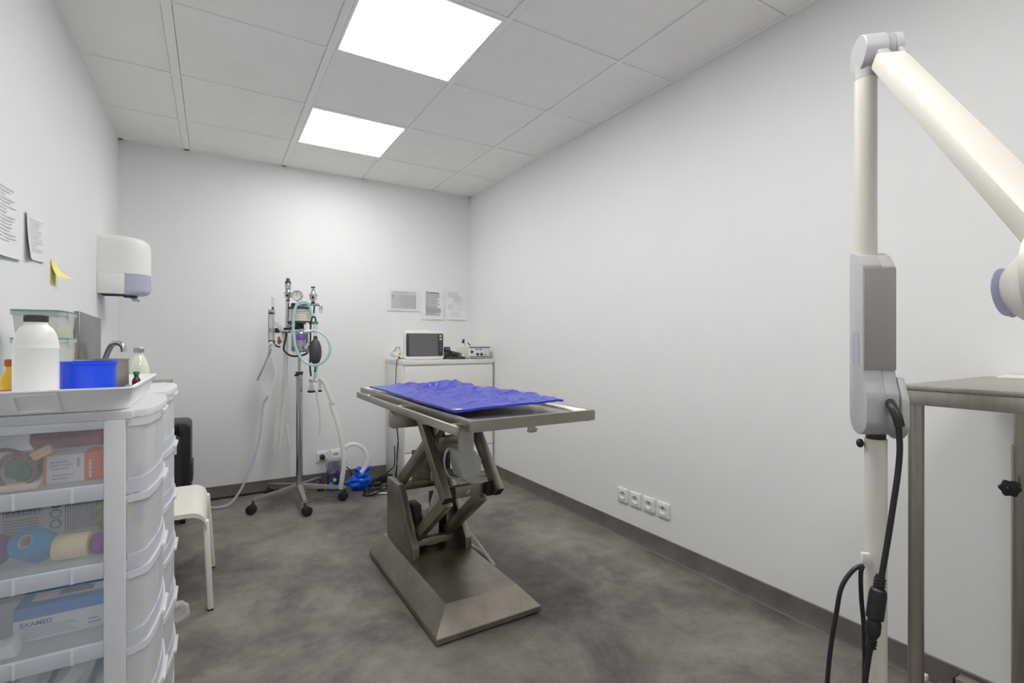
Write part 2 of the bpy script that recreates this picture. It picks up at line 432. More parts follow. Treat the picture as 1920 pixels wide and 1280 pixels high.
# under-frame
MB().box(.715, 1.16, 2.27, 2.335, .70, .772, .003).build('cross_beam', STEEL, T)
MB().box(.805, .84, 1.84, 2.42, .772, .82, .003).build('long_beam', STEEL, T)
MB().box(1.014, 1.05, 1.84, 2.42, .772, .82, .003).build('long_beam', STEEL, T)
MB().box(.722, 1.15, 1.88, 1.92, .772, .82, .003).build('cross_beam', STEEL, T)
MB().box(.722, 1.15, 2.30, 2.34, .772, .82, .003).build('cross_beam', STEEL, T)
# tray top with raised rim
tx0, tx1, ty0, ty1, tz = .684, 1.192, 1.395, 2.735, .857
mb = MB()
rh = .037
R = [ring(mb, tx0, tx1, ty0, ty1, tz-rh), ring(mb, tx0, tx1, ty0, ty1, tz), ring(mb, tx0+.022, tx1-.022, ty0+.022, ty1-.022, tz),
     ring(mb, tx0+.034, tx1-.034, ty0+.034, ty1-.034, tz-.014)]
for a, b in zip(R, R[1:]):
    for k in range(4): mb.bm.faces.new([a[k], a[(k+1) % 4], b[(k+1) % 4], b[k]])
mb.bm.faces.new(R[0][::-1]); mb.bm.faces.new(R[3])
bmesh.ops.bevel(mb.bm, geom=[e for e in mb.bm.edges], offset=.002, segments=2, affect='EDGES')
mb.build('table_top', STEEL, T)
def rail(x0, x1):
    MB().box(x0, x1, 1.41 if x0 < 1 else 1.46, 2.66, .812 if x0 < 1 else .805, .842 if x0 < 1 else .833, .002).build('side_rail', STEEL, T)
rail(.645, .656); rail(1.205, 1.214)
for xa, xb in ((.656, .684), (1.192, 1.205)):
    for y in (1.5, 2.05, 2.55): MB().cyl((xa-.001, y, .829), (xb+.001, y, .829), .008).build('rail_spacer', STEEL, T)
MB().cyl((.968, 1.48, .82), (.968, 1.48, .784), .0125, seg=24).lathe([(.0125, 0), (.0145, .001), (.0145, .004), (.0125, .005)], (.968, 1.48, .784)).build('drain_spout', STEEL, T)
MB().tube([(.984, 1.48, .819), (.985, 1.48, .79), (.990, 1.48, .786), (.993, 1.48, .797)], .0025).build('bucket_hook', STEEL, T)
MB().cyl((.683, 1.425, .838), (.6815, 1.425, .838), .004).build('screw', CHROME, T)

# blue positioning mat, rumpled
from mathutils import noise as NZ
def ridged(x, y, f, ang, asp, ph):
    c, q_ = math.cos(ang), math.sin(ang); a, b = (x*c+y*q_)*f, (-x*q_+y*c)*f*asp
    return (1-abs(NZ.noise(V((a+ph, b+ph*1.7, ph)))))**4
def matf(u, v):
    x = .702 + u*(1.150-.702); y = 1.535 + v*(2.60-1.535)
    x += .010*math.sin(v*7)*(u-.5); y += .012*math.sin(u*5+1)
    env = .25+.75*min(1, max(0, (u-.06)/.4)); env *= min(1, .35+6*v)
    h = .010*ridged(x, y, 4.2, 1.15, 2.6, 3.1) + .007*ridged(x, y, 7., .75, 2.2, 7.7) + .005*ridged(x, y, 11., 1.5, 2.0, 12.3) + .004*NZ.noise(V((x*7, y*6, 4.4)))
    ridge = .024*math.exp(-(((x-1.06)/.07)**2+((y-2.42)/.14)**2)) + .010*math.exp(-(((x-1.12)/.05)**2+((y-1.9)/.2)**2))
    lift = .014*u*max(0, 1-v*3)
    return (x, y, .860+.002+max(-.002, h*env)+ridge+lift)
MT = thing('positioning_mat', 'rumpled royal blue vinyl mat lying on the steel exam table', 'mat', (.926, 2.05, .858))
MB().sheet(matf, 80, 170, (0, 0, .008)).build('mat', BLUEPAD, MT)
MB().sheet(lambda u, v: tuple(V(matf(.02+.05*u+.012*math.sin(5*v), .008+.022*v))+V((0, 0, .0092))), 5, 5, (0, 0, .0004)).build('care_label', WHITE, MT)

# ------------------------------------------------------------------ drawer chest in the back corner
CB = thing('chest_of_drawers', 'white lacquered chest of drawers in the back right corner', 'chest of drawers', (1.6, 3.83, 0))
cx0, cx1, cy0, cy1, ch = 1.222, 1.982, 3.60, 4.055, .964
MB().box(cx0, cx0+.018, cy0+.018, cy1, .0, ch-.036, .001).build('side_panel', LACQ, CB)
MB().box(cx1-.018, cx1, cy0+.018, cy1, .0, ch-.036, .001).build('side_panel', LACQ, CB)
MB().box(cx0-.002, cx1+.002, cy0, cy1, ch-.036, ch, .002).build('top_panel', LACQ, CB)
MB().box(cx0+.018, cx1-.018, cy1-.01, cy1, .02, ch-.036).build('back_panel', LACQ, CB)
MB().box(cx0+.018, cx1-.018, cy0+.05, cy0+.06, 0, .05).build('plinth', LACQ, CB)
n = 4; z0 = .05; hh = (ch-.036-z0)/n
for k in range(n):
    za, zb = z0+k*hh, z0+(k+1)*hh-.012
    d = MB().prism([(cy0+.002, za), (cy0+.018, za), (cy0+.018, zb+.0105), (cy0+.014, zb+.0105), (cy0+.002, zb-.006)], 'x', cx0+.006, cx1-.004, .001, 1).build('drawer', LACQ, CB)
    MB().box(cx0+.03, cx1-.03, cy0+.03, cy1-.05, za+.015, zb-.05).build('drawer_box', LACQ, d)

# patient monitor
mo = thing('patient_monitor', 'white patient monitor with a blank dark screen on the chest of drawers', 'monitor', (1.405, 3.72, ch))
mx0, mx1, mz0, mz1, my = 1.247, 1.568, ch+.002, ch+.226, 3.655
def rrect(x0, x1, z0, z1, r, n=5):
    P = []
    for cx, cz, a in ((x1-r, z0+r, -90), (x1-r, z1-r, 0), (x0+r, z1-r, 90), (x0+r, z0+r, 180)):
        for k in range(n+1):
            t = math.radians(a+90*k/n); P.append((cx+r*math.cos(t), cz+r*math.sin(t)))
    return P
MB().prism(rrect(mx0, mx1, mz0, mz1, .022), 'y', my, my+.045, .006).build('housing', WHITE, mo)
MB().prism(rrect(mx0+.05, mx1-.04, mz0+.004, mz1-.03, .03), 'y', my+.045, my+.12, .01).build('rear_housing', WHITE, mo)
MB().prism(rrect(mx0+.009, mx1-.009, mz0+.026, mz1-.022, .010), 'y', my-.003, my+.003, .001).build('bezel', DGREY, mo)
MB().box(mx0+.032, mx1-.055, my-.0045, my-.002, mz0+.031, mz1-.027).build('screen', mat('switched_off_screen', (104, 104, 105), .3), mo)
bz = [('alarm_button', mat('lime_button', (190, 205, 70), .5), mz1-.05, .018), ('mute_button', mat('pale_lilac_button', (205, 205, 232), .5), mz1-.073, .014)]
for nm, m_, z, h_ in bz: MB().box(mx1-.041, mx1-.021, my-.006, my-.002, z, z+h_, .002).build(nm, m_, mo)
for k in range(4): MB().box(mx1-.039, mx1-.023, my-.0055, my-.002, mz1-.097-.023*k, mz1-.083-.023*k, .002).build('button', mat('button_grey', (92, 93, 95), .5), mo)
MB().cyl((mx1-.031, my-.002, mz0+.036), (mx1-.031, my-.006, mz0+.036), .006).build('power_button', BLACK, mo)
MB().box(1.37, 1.44, my+.010, my+.035, mz1-.001, mz1+.005, .002).build('carry_handle', WHITE, mo)

# sensor lead bundle
lb = thing('sensor_lead_bundle', 'tangle of white sensor leads with yellow and red clips beside the monitor', 'cables', (1.21, 3.80, ch))
def curl(c, r, a0, a1, z0, z1, n=9, wob=.2, seed=0):
    rn = random.Random(seed)
    return [(c[0]+r*(1+rn.uniform(-wob, wob))*math.cos(math.radians(a0+(a1-a0)*k/n)), c[1]+rn.uniform(-.02, .02), c[2]+z0+(z1-z0)*k/n+r*math.sin(math.radians(a0+(a1-a0)*k/n))) for k in range(n+1)]
mb = MB()
mb.tube([(1.235, 3.80, ch+.10), (1.20, 3.80, ch+.085), (1.17, 3.80, ch+.05), (1.19, 3.79, ch+.012), (1.22, 3.78, ch+.005)], .0025, 6)
for s_ in range(5): mb.tube(curl((1.222, 3.78+.015*s_, ch+.055), .032+.006*s_/5, 20+40*s_, 330+30*s_, 0, .01, seed=s_), .0022, 6)
mb.build('white_lead', WHITE, lb)
MB().box(1.228, 1.247, 3.745, 3.76, ch+.040, ch+.056, .003).sph((1.238, 3.75, ch+.05), .011).build('yellow_clip', YEL, lb)
MB().box(1.226, 1.240, 3.74, 3.752, ch+.012, ch+.028, .003).build('red_clip', RED, lb)
MB().tube(curl((1.23, 3.77, ch+.07), .022, 0, 200, 0, .015, seed=9), .002, 6).build('black_lead', BLACK, lb)
MB().box(1.19, 1.222, 3.78, 3.80, ch+.062, ch+.085, .006).build('connector', WHITE, lb)
# black mains lead over the left side of the chest and down to the floor
single(MB().tube([(1.262, 3.69, ch+.012), (1.235, 3.72, ch+.010), (1.214, 3.74, ch-.005), (1.208, 3.75, .85), (1.204, 3.75, .72), (1.206, 3.74, .62), (1.195, 3.72, .52), (1.21, 3.71, .36), (1.205, 3.72, .25), (1.20, 3.71, .1), (1.16, 3.70, .03), (1.10, 3.72, .045)], .0032, 6),
       'monitor_cord', BLACK, 'thin black cord running down the left side of the white chest', 'cable', (1.2, 3.72, .0))
tcb = thing('charger_cord', 'thin black cord with a moulded plug hanging beside the white chest', 'cable', (1.17, 3.60, .07))
MB().tube([(1.13, 3.3, .69), (1.155, 3.58, .60), (1.165, 3.60, .5), (1.178, 3.60, .36), (1.168, 3.60, .22), (1.160, 3.60, .15)], .003, 6).build('cord', BLACK, tcb)
MB().lathe([(0, 0), (.006, .001), (.007, .035), (.003, .06)], (1.16, 3.60, .09)).build('plug', BLACK, tcb)

# small black charger + dark grey probe tray
ck = thing('battery_charger', 'small black charger block between the monitor and a ribbed probe tray', 'charger', (1.61, 3.76, ch))
MB().box(1.585, 1.665, 3.72, 3.80, ch, ch+.062, .006).build('body', DGREY, ck)
MB().box(1.588, 1.655, 3.725, 3.79, ch+.062, ch+.098, .006).build('head', BLACK, ck)
for k in range(2): MB().box(1.612+.018*k, 1.622+.018*k, 3.722, 3.727, ch+.072, ch+.09, .001).build('contact', MGREY, ck)
pt = thing('probe_tray', 'low dark grey tray heaped with a coiled grey cable on the white chest', 'tray', (1.66, 3.65, ch))
MB().prism(rrect(1.605, 1.735, ch, ch+.022, .008), 'y', 3.612, 3.70, .003).build('tray', DGREY, pt)
mb = MB(); cp = []
for k in range(90):
    a = k*.55; cp.append((1.625+.085*k/90, 3.655+.026*math.cos(a), ch+.045+.022*math.sin(a)-.02*k/90))
mb.tube(cp, .004, 6, 1); mb.build('coiled_cable', DGREY, pt)
MB().cyl((1.71, 3.63, ch+.026), (1.73, 3.63, ch+.026), .007).build('plug', WHITE, pt)

# electrosurgical unit
es = thing('electrosurgical_unit', 'white instrument box with blue stripes and three dark knobs on the chest', 'instrument', (1.87, 3.74, ch))
ex0, ex1, ey0, ey1, ez0, ez1 = 1.765, 1.965, 3.62, 3.86, ch+.008, ch+.102
MB().box(ex0, ex1, ey0+.004, ey1, ez0, ez1, .003).build('case', CREAM, es)
MB().box(ex0+.004, ex1-.002, ey0, ey0+.006, ez0+.002, ez1-.002, .001).build('front_panel', WHITE, es)
SB = mat('slate_blue_print', (92, 104, 142), .5)
for za, zb in ((ez1-.014, ez1-.003), (ez0+.006, ez0+.014)): MB().box(ex0+.006, ex1-.004, ey0-.001, ey0+.001, za, zb).build('stripe', SB, es)
for x, z in ((ex0+.03, ez0+.052), (ex0+.082, ez0+.030), (ex0+.118, ez0+.030)):
    MB().lathe([(0, .016), (.008, .016), (.009, .003), (.012, 0)], (x, ey0, z), (0, -1, 0)).build('knob', DGREY, es)
MB().cyl((ex0+.155, ey0+.001, ez0+.028), (ex0+.155, ey0-.004, ez0+.028), .005).build('socket', BLACK, es)
MB().box(ex0+.06, ex0+.09, ey0-.001, ey0+.001, ez1-.030, ez1-.018).build('ochre_mark', mat('ochre_print', (186, 165, 84), .6), es)
MB().box(ex0+.098, ex0+.128, ey0-.001, ey0+.001, ez1-.030, ez1-.018).build('blue_mark', mat('steel_blue_print', (140, 158, 190), .6), es)
mb = MB()
for k in range(3): mb.box(ex0+.150, ex0+.158, ey0-.0008, ey0+.001, ez0+.045+.011*k, ez0+.049+.011*k)
for k in range(8): mb.box(ex0+.178, ex0+.188, ey0-.0008, ey0+.001, ez0+.022+.007*k, ez0+.025+.007*k)
mb.build('scale_print', MGREY, es)
for x in (ex0+.02, ex1-.035):
    for y in (ey0+.02, ey1-.03): MB().cyl((x, y, ch), (x, y, ez0), .008).build('foot', WHITE, es)
hp = thing('handpiece_holder', 'white angled handpiece with black edges lying on top of the instrument box', 'handpiece', (1.795, 3.76, ez1))
MB().prism([(1.806, ez1), (1.840, ez1), (1.797, ez1+.056), (1.785, ez1+.048)], 'y', 3.745, 3.775, .003).build('body', WHITE, hp)
MB().beam((1.781, 3.76, ez1+.026), (1.790, 3.76, ez1+.060), .034, .007, .002, side=(0, 1, 0)).build('black_edge', BLACK, hp)
MB().beam((1.845, 3.76, ez1+.004), (1.822, 3.76, ez1+.032), .03, .005, .002, side=(0, 1, 0)).build('black_edge', BLACK, hp)

# ------------------------------------------------------------------ paper notices on the back wall
def notice(x0, x1, z0, z1, kind, label, sleeve):
    y = YB-.004
    t = thing('paper_notice', label, 'notice', ((x0+x1)/2, YB, z0), group='notices on the back wall')
    MB().sheet(lambda u, v: (x0+u*(x1-x0), y-.002*math.sin(u*3.1)-.003*(1-v)**3, z0+v*(z1-z0)), 8, 8, (0, -.0006, 0)).build('sheet', PAPER, t)
    W, H = x1-x0, z1-z0; yy = y-.0055
    mb = MB()
    if kind == 0:
        mb.quad((x0+W*.1, yy, z0+H*.06), (W*.82, 0, 0), (0, 0, H*.82)); mb.build('table_ground', mat('pale_grey_print', (208, 208, 209), .9), t)
        mb = MB()
        for k in range(17): mb.quad((x0+W*.13, yy-.0004, z0+H*(.12+.036*k)), (W*.78, 0, 0), (0, 0, H*.014))
        for k in range(15): mb.quad((x0+W*(.42+.034*k), yy-.0006, z0+H*.12), (W*.01, 0, 0), (0, 0, H*.6))
        mb.quad((x0+W*.13, yy-.0008, z0+H*.52), (W*.05, 0, 0), (0, 0, H*.2))
        textlines(mb, (x0+W*.2, yy-.0006, z0+H*.76), (W*.6, 0, 0), (0, 0, H*.1), 3, 3)
        mb.build('print', INK, t)
    elif kind == 1:
        textlines(mb, (x0+W*.16, yy-.0004, z0+H*.46), (W*.7, 0, 0), (0, 0, H*.42), 12, 4, .6)
        textlines(mb, (x0+W*.16, yy-.0004, z0+H*.12), (W*.72, 0, 0), (0, 0, H*.33), 11, 8, .8)
        mb.quad((x0+W*.16, yy-.0002, z0+H*.24), (W*.72, 0, 0), (0, 0, H*.13))
        mb.build('print', INK, t)
        mb = MB(); mb.quad((x0+W*.17, yy-.0007, z0+H*.85), (W*.12, 0, 0), (0, 0, H*.03)).quad((x0+W*.34, yy-.0007, z0+H*.84), (W*.45, 0, 0), (0, 0, H*.03)).build('heading', INKD, t)
    else:
        LG = mat('faint_print', (212, 212, 214), .9)
        textlines(mb, (x0+W*.1, yy, z0+H*.72), (W*.7, 0, 0), (0, 0, H*.2), 6, 5)
        textlines(mb, (x0+W*.38, yy, z0+H*.55), (W*.55, 0, 0), (0, 0, H*.18), 8, 6)
        textlines(mb, (x0+W*.12, yy, z0+H*.34), (W*.34, 0, 0), (0, 0, H*.18), 7, 7)
        textlines(mb, (x0+W*.2, yy, z0+H*.1), (W*.6, 0, 0), (0, 0, H*.14), 4, 9)
        for a in (.56, .78): mb.quad((x0+W*a, yy, z0+H*.34), (W*.015, 0, 0), (0, 0, H*.16))
        for a in (.34, .5): mb.quad((x0+W*.56, yy, z0+H*a), (W*.24, 0, 0), (0, 0, H*.012))
        mb.build('print', LG, t)
    if sleeve:
        m = .012
        MB().sheet(lambda u, v: (x0-m+u*(W+2*m), yy-.004-.001*math.sin(9*u), z0-m+v*(H+2*m)), 6, 6, (0, -.0004, 0)).build('sleeve', clear('sleeve_film', (255, 255, 255), .05, .15, .05), t)
notice(1.238, 1.508, 1.365, 1.552, 0, 'landscape paper with a dense grey table, leftmost of three on the back wall', True)
notice(1.540, 1.735, 1.297, 1.568, 1, 'portrait paper with heavy dark print, middle of three on the back wall', True)
notice(1.760, 1.955, 1.300, 1.572, 2, 'portrait paper with faint print, nearest the right corner of the back wall', False)

# ------------------------------------------------------------------ sockets
def socket(name, label, cpos, n, group, s_=.082, plug=False):
    """square French outlet: cpos centre on the wall, n the wall's inward normal"""
    n = V(n); r = V((0, 0, 1)).cross(n)
    m = M(((r.x, 0, n.x, 0), (r.y, 0, n.y, 0), (r.z, 1, n.z, 0), (0, 0, 0, 1)))
    t = thing(name, label, 'socket', cpos, group=group); W_ = M.Translation(V(cpos)) @ m
    h = s_/2
    def sq(a, k):
        c, q_ = math.cos(a), math.sin(a); m_ = max(abs(c), abs(q_)); return (k*c/m_, k*q_/m_)
    A_ = [2*math.pi*i/40 for i in range(40)]
    def loop(mb, pts, z): return [mb.bm.verts.new((x, y, z)) for x, y in pts]
    def rings(mb, R):
        for a, b in zip(R, R[1:]):
            for i in range(40): mb.bm.faces.new([a[i], a[(i+1) % 40], b[(i+1) % 40], b[i]])
    ci = lambda k: [(k*math.cos(a), k*math.sin(a)) for a in A_]
    mb = MB(); rings(mb, [loop(mb, [sq(a, h) for a in A_], .0005), loop(mb, [sq(a, h) for a in A_], .009), loop(mb, [sq(a, h-.002) for a in A_], .0105), loop(mb, [sq(a, h*.62) for a in A_], .0105)])
    mb.move(W_).build('plate', WHITE, t, recalc=False)
    mb = MB(); rings(mb, [loop(mb, [sq(a, h*.615) for a in A_], .0105), loop(mb, [sq(a, h*.60) for a in A_], .0118), loop(mb, ci(.0205), .0118), loop(mb, ci(.0198), .0110), loop(mb, ci(.0192), .0012)])
    mb.move(W_).build('insert', WHITE, t, recalc=False)
    mb = MB().cyl((0, 0, .0004), (0, 0, .0012), .0192, seg=32); mb.move(W_).build('well', WHITE, t)
    for dx in (-.0095, .0095):
        mb = MB().cyl((dx, 0, .0011), (dx, 0, .0016), .003, seg=12); mb.move(W_).build('pin_hole', BLACK, t)
    mb = MB().cyl((0, .012, .0010), (0, .012, .0125), .0024, seg=10); mb.move(W_).build('earth_pin', CHROME, t)
    if plug:
        mb = MB().lathe([(.0, .05), (.012, .05), (.018, .042), (.0185, .0125), (0, .0125)], seg=20); mb.move(W_).build('plug', BLACK, t)
    return t
names = ['first of the four white sockets low on the right wall, nearest the exam table', 'second of the four white sockets low on the right wall',
         'third of the four white sockets low on the right wall', 'fourth of the four white sockets low on the right wall, nearest the x-ray stand']
for k, (pa, pb) in enumerate((((1160, 910), (1179, 944)), ((1184, 919.5), (1204, 954.5)), ((1208.5, 931), (1230.5, 967)), ((1233.5, 938), (1257.5, 975.5)))):
    a, b = at_x(*pa, XR), at_x(*pb, XR); c_ = (a+b)/2
    socket('wall_socket', names[k], (XR, 2.098-.0993*k, .235), (-1, 0, 0), 'sockets on the right wall', .078)
socket('wall_socket', 'white socket with a black plug in it, on the back wall behind the anaesthesia stand', (.722, YB, .213), (0, -1, 0), 'sockets on the back wall', .083, True)
socket('wall_socket', 'white socket behind the hanging corrugated hose on the back wall', (.826, YB, .214), (0, -1, 0), 'sockets on the back wall', .083)
single(MB().tube([(.728, YB-.05, .205), (.76, YB-.09, .185), (.83, YB-.13, .165), (.90, YB-.12, .12), (.93, YB-.1, .05), (.98, YB-.1, .012)], .004, 6), 'plug_lead', BLACK,
       'black mains lead from the plugged socket towards the floor', 'cable', (.85, YB-.1, .012))

# ------------------------------------------------------------------ left wall: papers, sticky note, dispenser
def left_paper(name, label, cat, y0, y1, ztl, zbl, ztr, zbr, curlamt, seed, lines=True, m=PAPER, group=None):
    t = thing(name, label, cat, (XL, (y0+y1)/2, min(zbl, zbr)), group=group)
    def fn(u, v):
        zb, zt_ = zbl+(zbr-zbl)*u, ztl+(ztr-ztl)*u
        return (XL+.004+curlamt*(1-v)**2*(.5+.5*math.sin(3*u+seed))+.003*math.sin(7*u+seed), y0+u*(y1-y0), zb+v*(zt_-zb))
    MB().sheet(fn, 10, 12, (.0006, 0, 0)).build('sheet', m, t)
    if lines:
        mb = MB(); rn = random.Random(seed)
        for i in range(16):
            v = .2+.045*i; e = rn.uniform(.55, .85); prev = None
            for a, b in ((.12, e*.45), (e*.5, e)):
                p = [V(fn(a, v)), V(fn(b, v)), V(fn(b, v+.012)), V(fn(a, v+.012))]
                mb.bm.faces.new([mb.bm.verts.new(q+V((.0026, 0, 0))) for q in p])
        mb.build('print', mat('faint_print', (212, 212, 214), .9), t)
    return t
left_paper('wall_paper_sheet', 'white printed sheets pinned on the left wall, cut by the photo edge', 'paper', 1.86, 2.15, 1.585, 1.345, 1.590, 1.362, .012, 1)
left_paper('wall_paper_sheet', 'small curling white sheet on the left wall between larger sheets and yellow note', 'paper', 2.20, 2.41, 1.532, 1.376, 1.545, 1.39, .011, 2)
def note(u, v):
    return (XL+.002+.05*(1-v)**2.2*(.4+.6*u), 2.505+u*.075, 1.345+v*.072+.006*(1-v)**2)
nt_ = thing('sticky_note', 'yellow sticky note curling off the left wall below the white sheets', 'note', (XL, 2.54, 1.345))
MB().sheet(note, 8, 10, (.0005, 0, 0)).build('top_note', mat('yellow_note', (238, 234, 140), .8), nt_)
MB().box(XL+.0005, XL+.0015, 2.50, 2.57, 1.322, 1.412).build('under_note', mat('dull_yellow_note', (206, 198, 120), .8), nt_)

D = thing('paper_towel_dispenser', 'white centrefeed paper towel dispenser with a lilac window on the left wall', 'dispenser', (XL, 3.48, 1.36))
dy0, dy1, dxf, dz0, dz1 = 3.375, 3.575, -.303, 1.362, 1.672
def dplan(s_=1.):
    P = [(XL, dy0), (XL+.10*s_, dy0)]
    xc = XL+.10; rx, ry = (dxf-xc)*s_, (dy1-dy0)/2*s_; ym = (dy0+dy1)/2
    for k in range(1, 12):
        a = math.radians(-90+180*k/12); P.append((xc+rx*max(0, math.cos(a))**.75, ym+(dy1-dy0)/2*math.sin(a)))
    return P+[(XL+.10*s_, dy1), (XL, dy1)]
def shell(name, m, rows, parent, inner=False):
    """stacked plan outlines (z, scale in depth)"""
    mb = MB(); R = []
    for z, k in rows:
        pl = dplan()
        ym = (dy0+dy1)/2
        R.append([mb.bm.verts.new((XL+.0005+(x-XL)*k, ym+(y-ym)*(1-(1-k)*.35), z)) for x, y in pl])
    for a, b in zip(R, R[1:]):
        for i in range(len(a)): mb.bm.faces.new([a[i], a[(i+1) % len(a)], b[(i+1) % len(b)], b[i]])
    mb.bm.faces.new(R[0][::-1]); mb.bm.faces.new(R[-1])
    return mb.build(name, m, parent, angle=50)
shell('cover', WHITE, [(1.475, 1.0), (1.61, 1.0), (1.640, .985), (1.658, .95), (1.670, .88), (1.676, .76), (1.679, .5)], D)
shell('lower_cover', WINDOWL, [(dz0, .86), (dz0+.006, .93), (dz0+.018, .985), (dz0+.03, .997), (1.4745, .997)], D)
MB().prism([(XL+.001, dz0), (XL+.115, dz0), (XL+.115, 1.4748), (XL+.001, 1.4748)], 'y', dy0-.0015, dy1+.0015, .003).build('side_cheek', WHITE, D)
MB().cyl((XL+.13, 3.48, dz0-.001), (XL+.13, 3.48, dz0-.012), .035, .03).build('nozzle', DGREY, D)
MB().sheet(lambda u, v: (XL+.125+.03*u+.02*(1-v), 3.46+.04*u+.008*math.sin(9*v+4*u), dz0-.036+.03*v+.006*math.sin(7*u)), 8, 6, (0, .0006, 0)).build('towel_end', PAPER, D)

# ------------------------------------------------------------------ steel hand basin with splashback and tap
S = thing('hand_basin', 'wall hung stainless steel hand basin with a splashback on the left wall', 'basin', (-.36, 3.05, .76))
sx0, sx1, sy0, sy1, sz = XL+.002, -.19, 2.81, 3.285, .90
mb = MB()
R = [ring(mb, sx0, sx1, sy0, sy1, sz-.045), ring(mb, sx0, sx1, sy0, sy1, sz), ring(mb, sx0+.03, sx1-.022, sy0+.022, sy1-.022, sz), ring(mb, sx0+.07, sx1-.06, sy0+.06, sy1-.06, sz-.12)]
O = [ring(mb, sx0, sx1-.01, sy0+.01, sy1-.01, sz-.045), ring(mb, sx0, sx1-.04, sy0+.04, sy1-.04, sz-.14)]
for a, b in list(zip(R, R[1:])) + [(R[0], O[0]), (O[0], O[1])]:
    for k in range(4): mb.bm.faces.new([a[k], a[(k+1) % 4], b[(k+1) % 4], b[k]])
mb.bm.faces.new(R[3]); mb.bm.faces.new(O[1])
mb.build('bowl', STEEL, S)
MB().prism([(2.862, sz), (3.345, sz), (3.345, 1.226), (2.862, 1.240)], 'x', XL+.001, XL+.022, .003).build('splashback', mat('splash_steel', (150, 150, 150), .3, 1., noise=.05, nscale=3), S)
tp = MB().tube([(-.47, 3.12, sz), (-.465, 3.12, .98), (-.452, 3.12, 1.03), (-.43, 3.11, 1.085), (-.405, 3.10, 1.098), (-.385, 3.095, 1.085), (-.378, 3.092, 1.055)], .0125, 12).cyl((-.47, 3.12, sz), (-.47, 3.12, sz+.03), .02).build('tap', CHROME, S)
MB().cyl((-.36, 3.05, sz-.14), (-.36, 3.05, sz-.24), .02).build('waste', CHROME, S)

# ------------------------------------------------------------------ black oxygen concentrator
O2 = thing('oxygen_concentrator', 'black wheeled oxygen concentrator standing behind the white stool', 'machine', (-.26, 3.66, 0))
MB().prism(rrect(-.40, -.117, .07, .615, .035), 'y', 3.58, 3.86, .01).build('body', BLACK, O2)
MB().prism(rrect(-.40, -.165, .08, .545, .022), 'y', 3.535, 3.59, .008).build('front_cover', mat('charcoal_plastic', (46, 46, 49), .38), O2)
MB().box(-.215, -.185, 3.528, 3.537, .44, .53, .002).build('flow_gauge', WHITE, O2)
MB().box(-.205, -.195, 3.526, 3.530, .50, .525).build('gauge_mark', RED, O2)
MB().sph((-.20, 3.53, .545), .011).build('gauge_knob', WHITE, O2)
MB().tube([(-.20, 3.585, .56), (-.175, 3.575, .60), (-.17, 3.575, .55), (-.185, 3.578, .52)], .012, 8).build('handle', DARKGAP, O2)
MB().box(-.117, -.108, 3.62, 3.8, .25, .36, .004).build('side_grip', DGREY, O2)
for x in (-.16, -.37):
    for y in (3.63, 3.81):
        wq = MB().cyl((x-.014, y, .034), (x+.014, y, .034), .034); wq.cyl((x, y, .05), (x, y, .075), .01).build('caster', DARKGAP, O2)

# ------------------------------------------------------------------ stool
ST = thing('stool', 'low white stool with rounded corners beside the plastic drawer tower', 'stool', (-.24, 2.63, 0))
q0, q1, p0, p1, zs = -.46, -.022, 2.395, 2.865, .41
mb = MB()
def seatf(u, v):
    x = q0+u*(q1-q0); y = p0+v*(p1-p0)
    e = max(0, abs(u-.5)*2-.72)/.28
    return (x, y, zs-.055*(1-math.sqrt(max(0, 1-e*e)))-.006*math.cos(math.pi*(u-.5))*math.sin(math.pi*v))
mb.sheet(seatf, 40, 10, (0, 0, -.018)); mb.build('seat', STOOLW, ST, angle=50)
for (x, y, fx, fy) in ((q1-.004, p0+.03, q1+.012, p0+.012), (q1-.004, p1-.03, q1+.02, p1-.012), (q0+.004, p0+.03, q0-.012, p0+.012), (q0+.004, p1-.03, q0-.012, p1-.012)):
    top, bot = V((x, y, zs-.045)), V((fx, fy, .004))
    sgn = 1 if x > -.2 else -1
    lg = MB().beam(top, bot, .040, .022, .006, side=(0, 1, 0)).build('leg', STOOLW, ST)
    MB().box(fx-.010, fx+.010, fy-.018, fy+.018, 0, .006).build('glide', DARKGAP, lg)

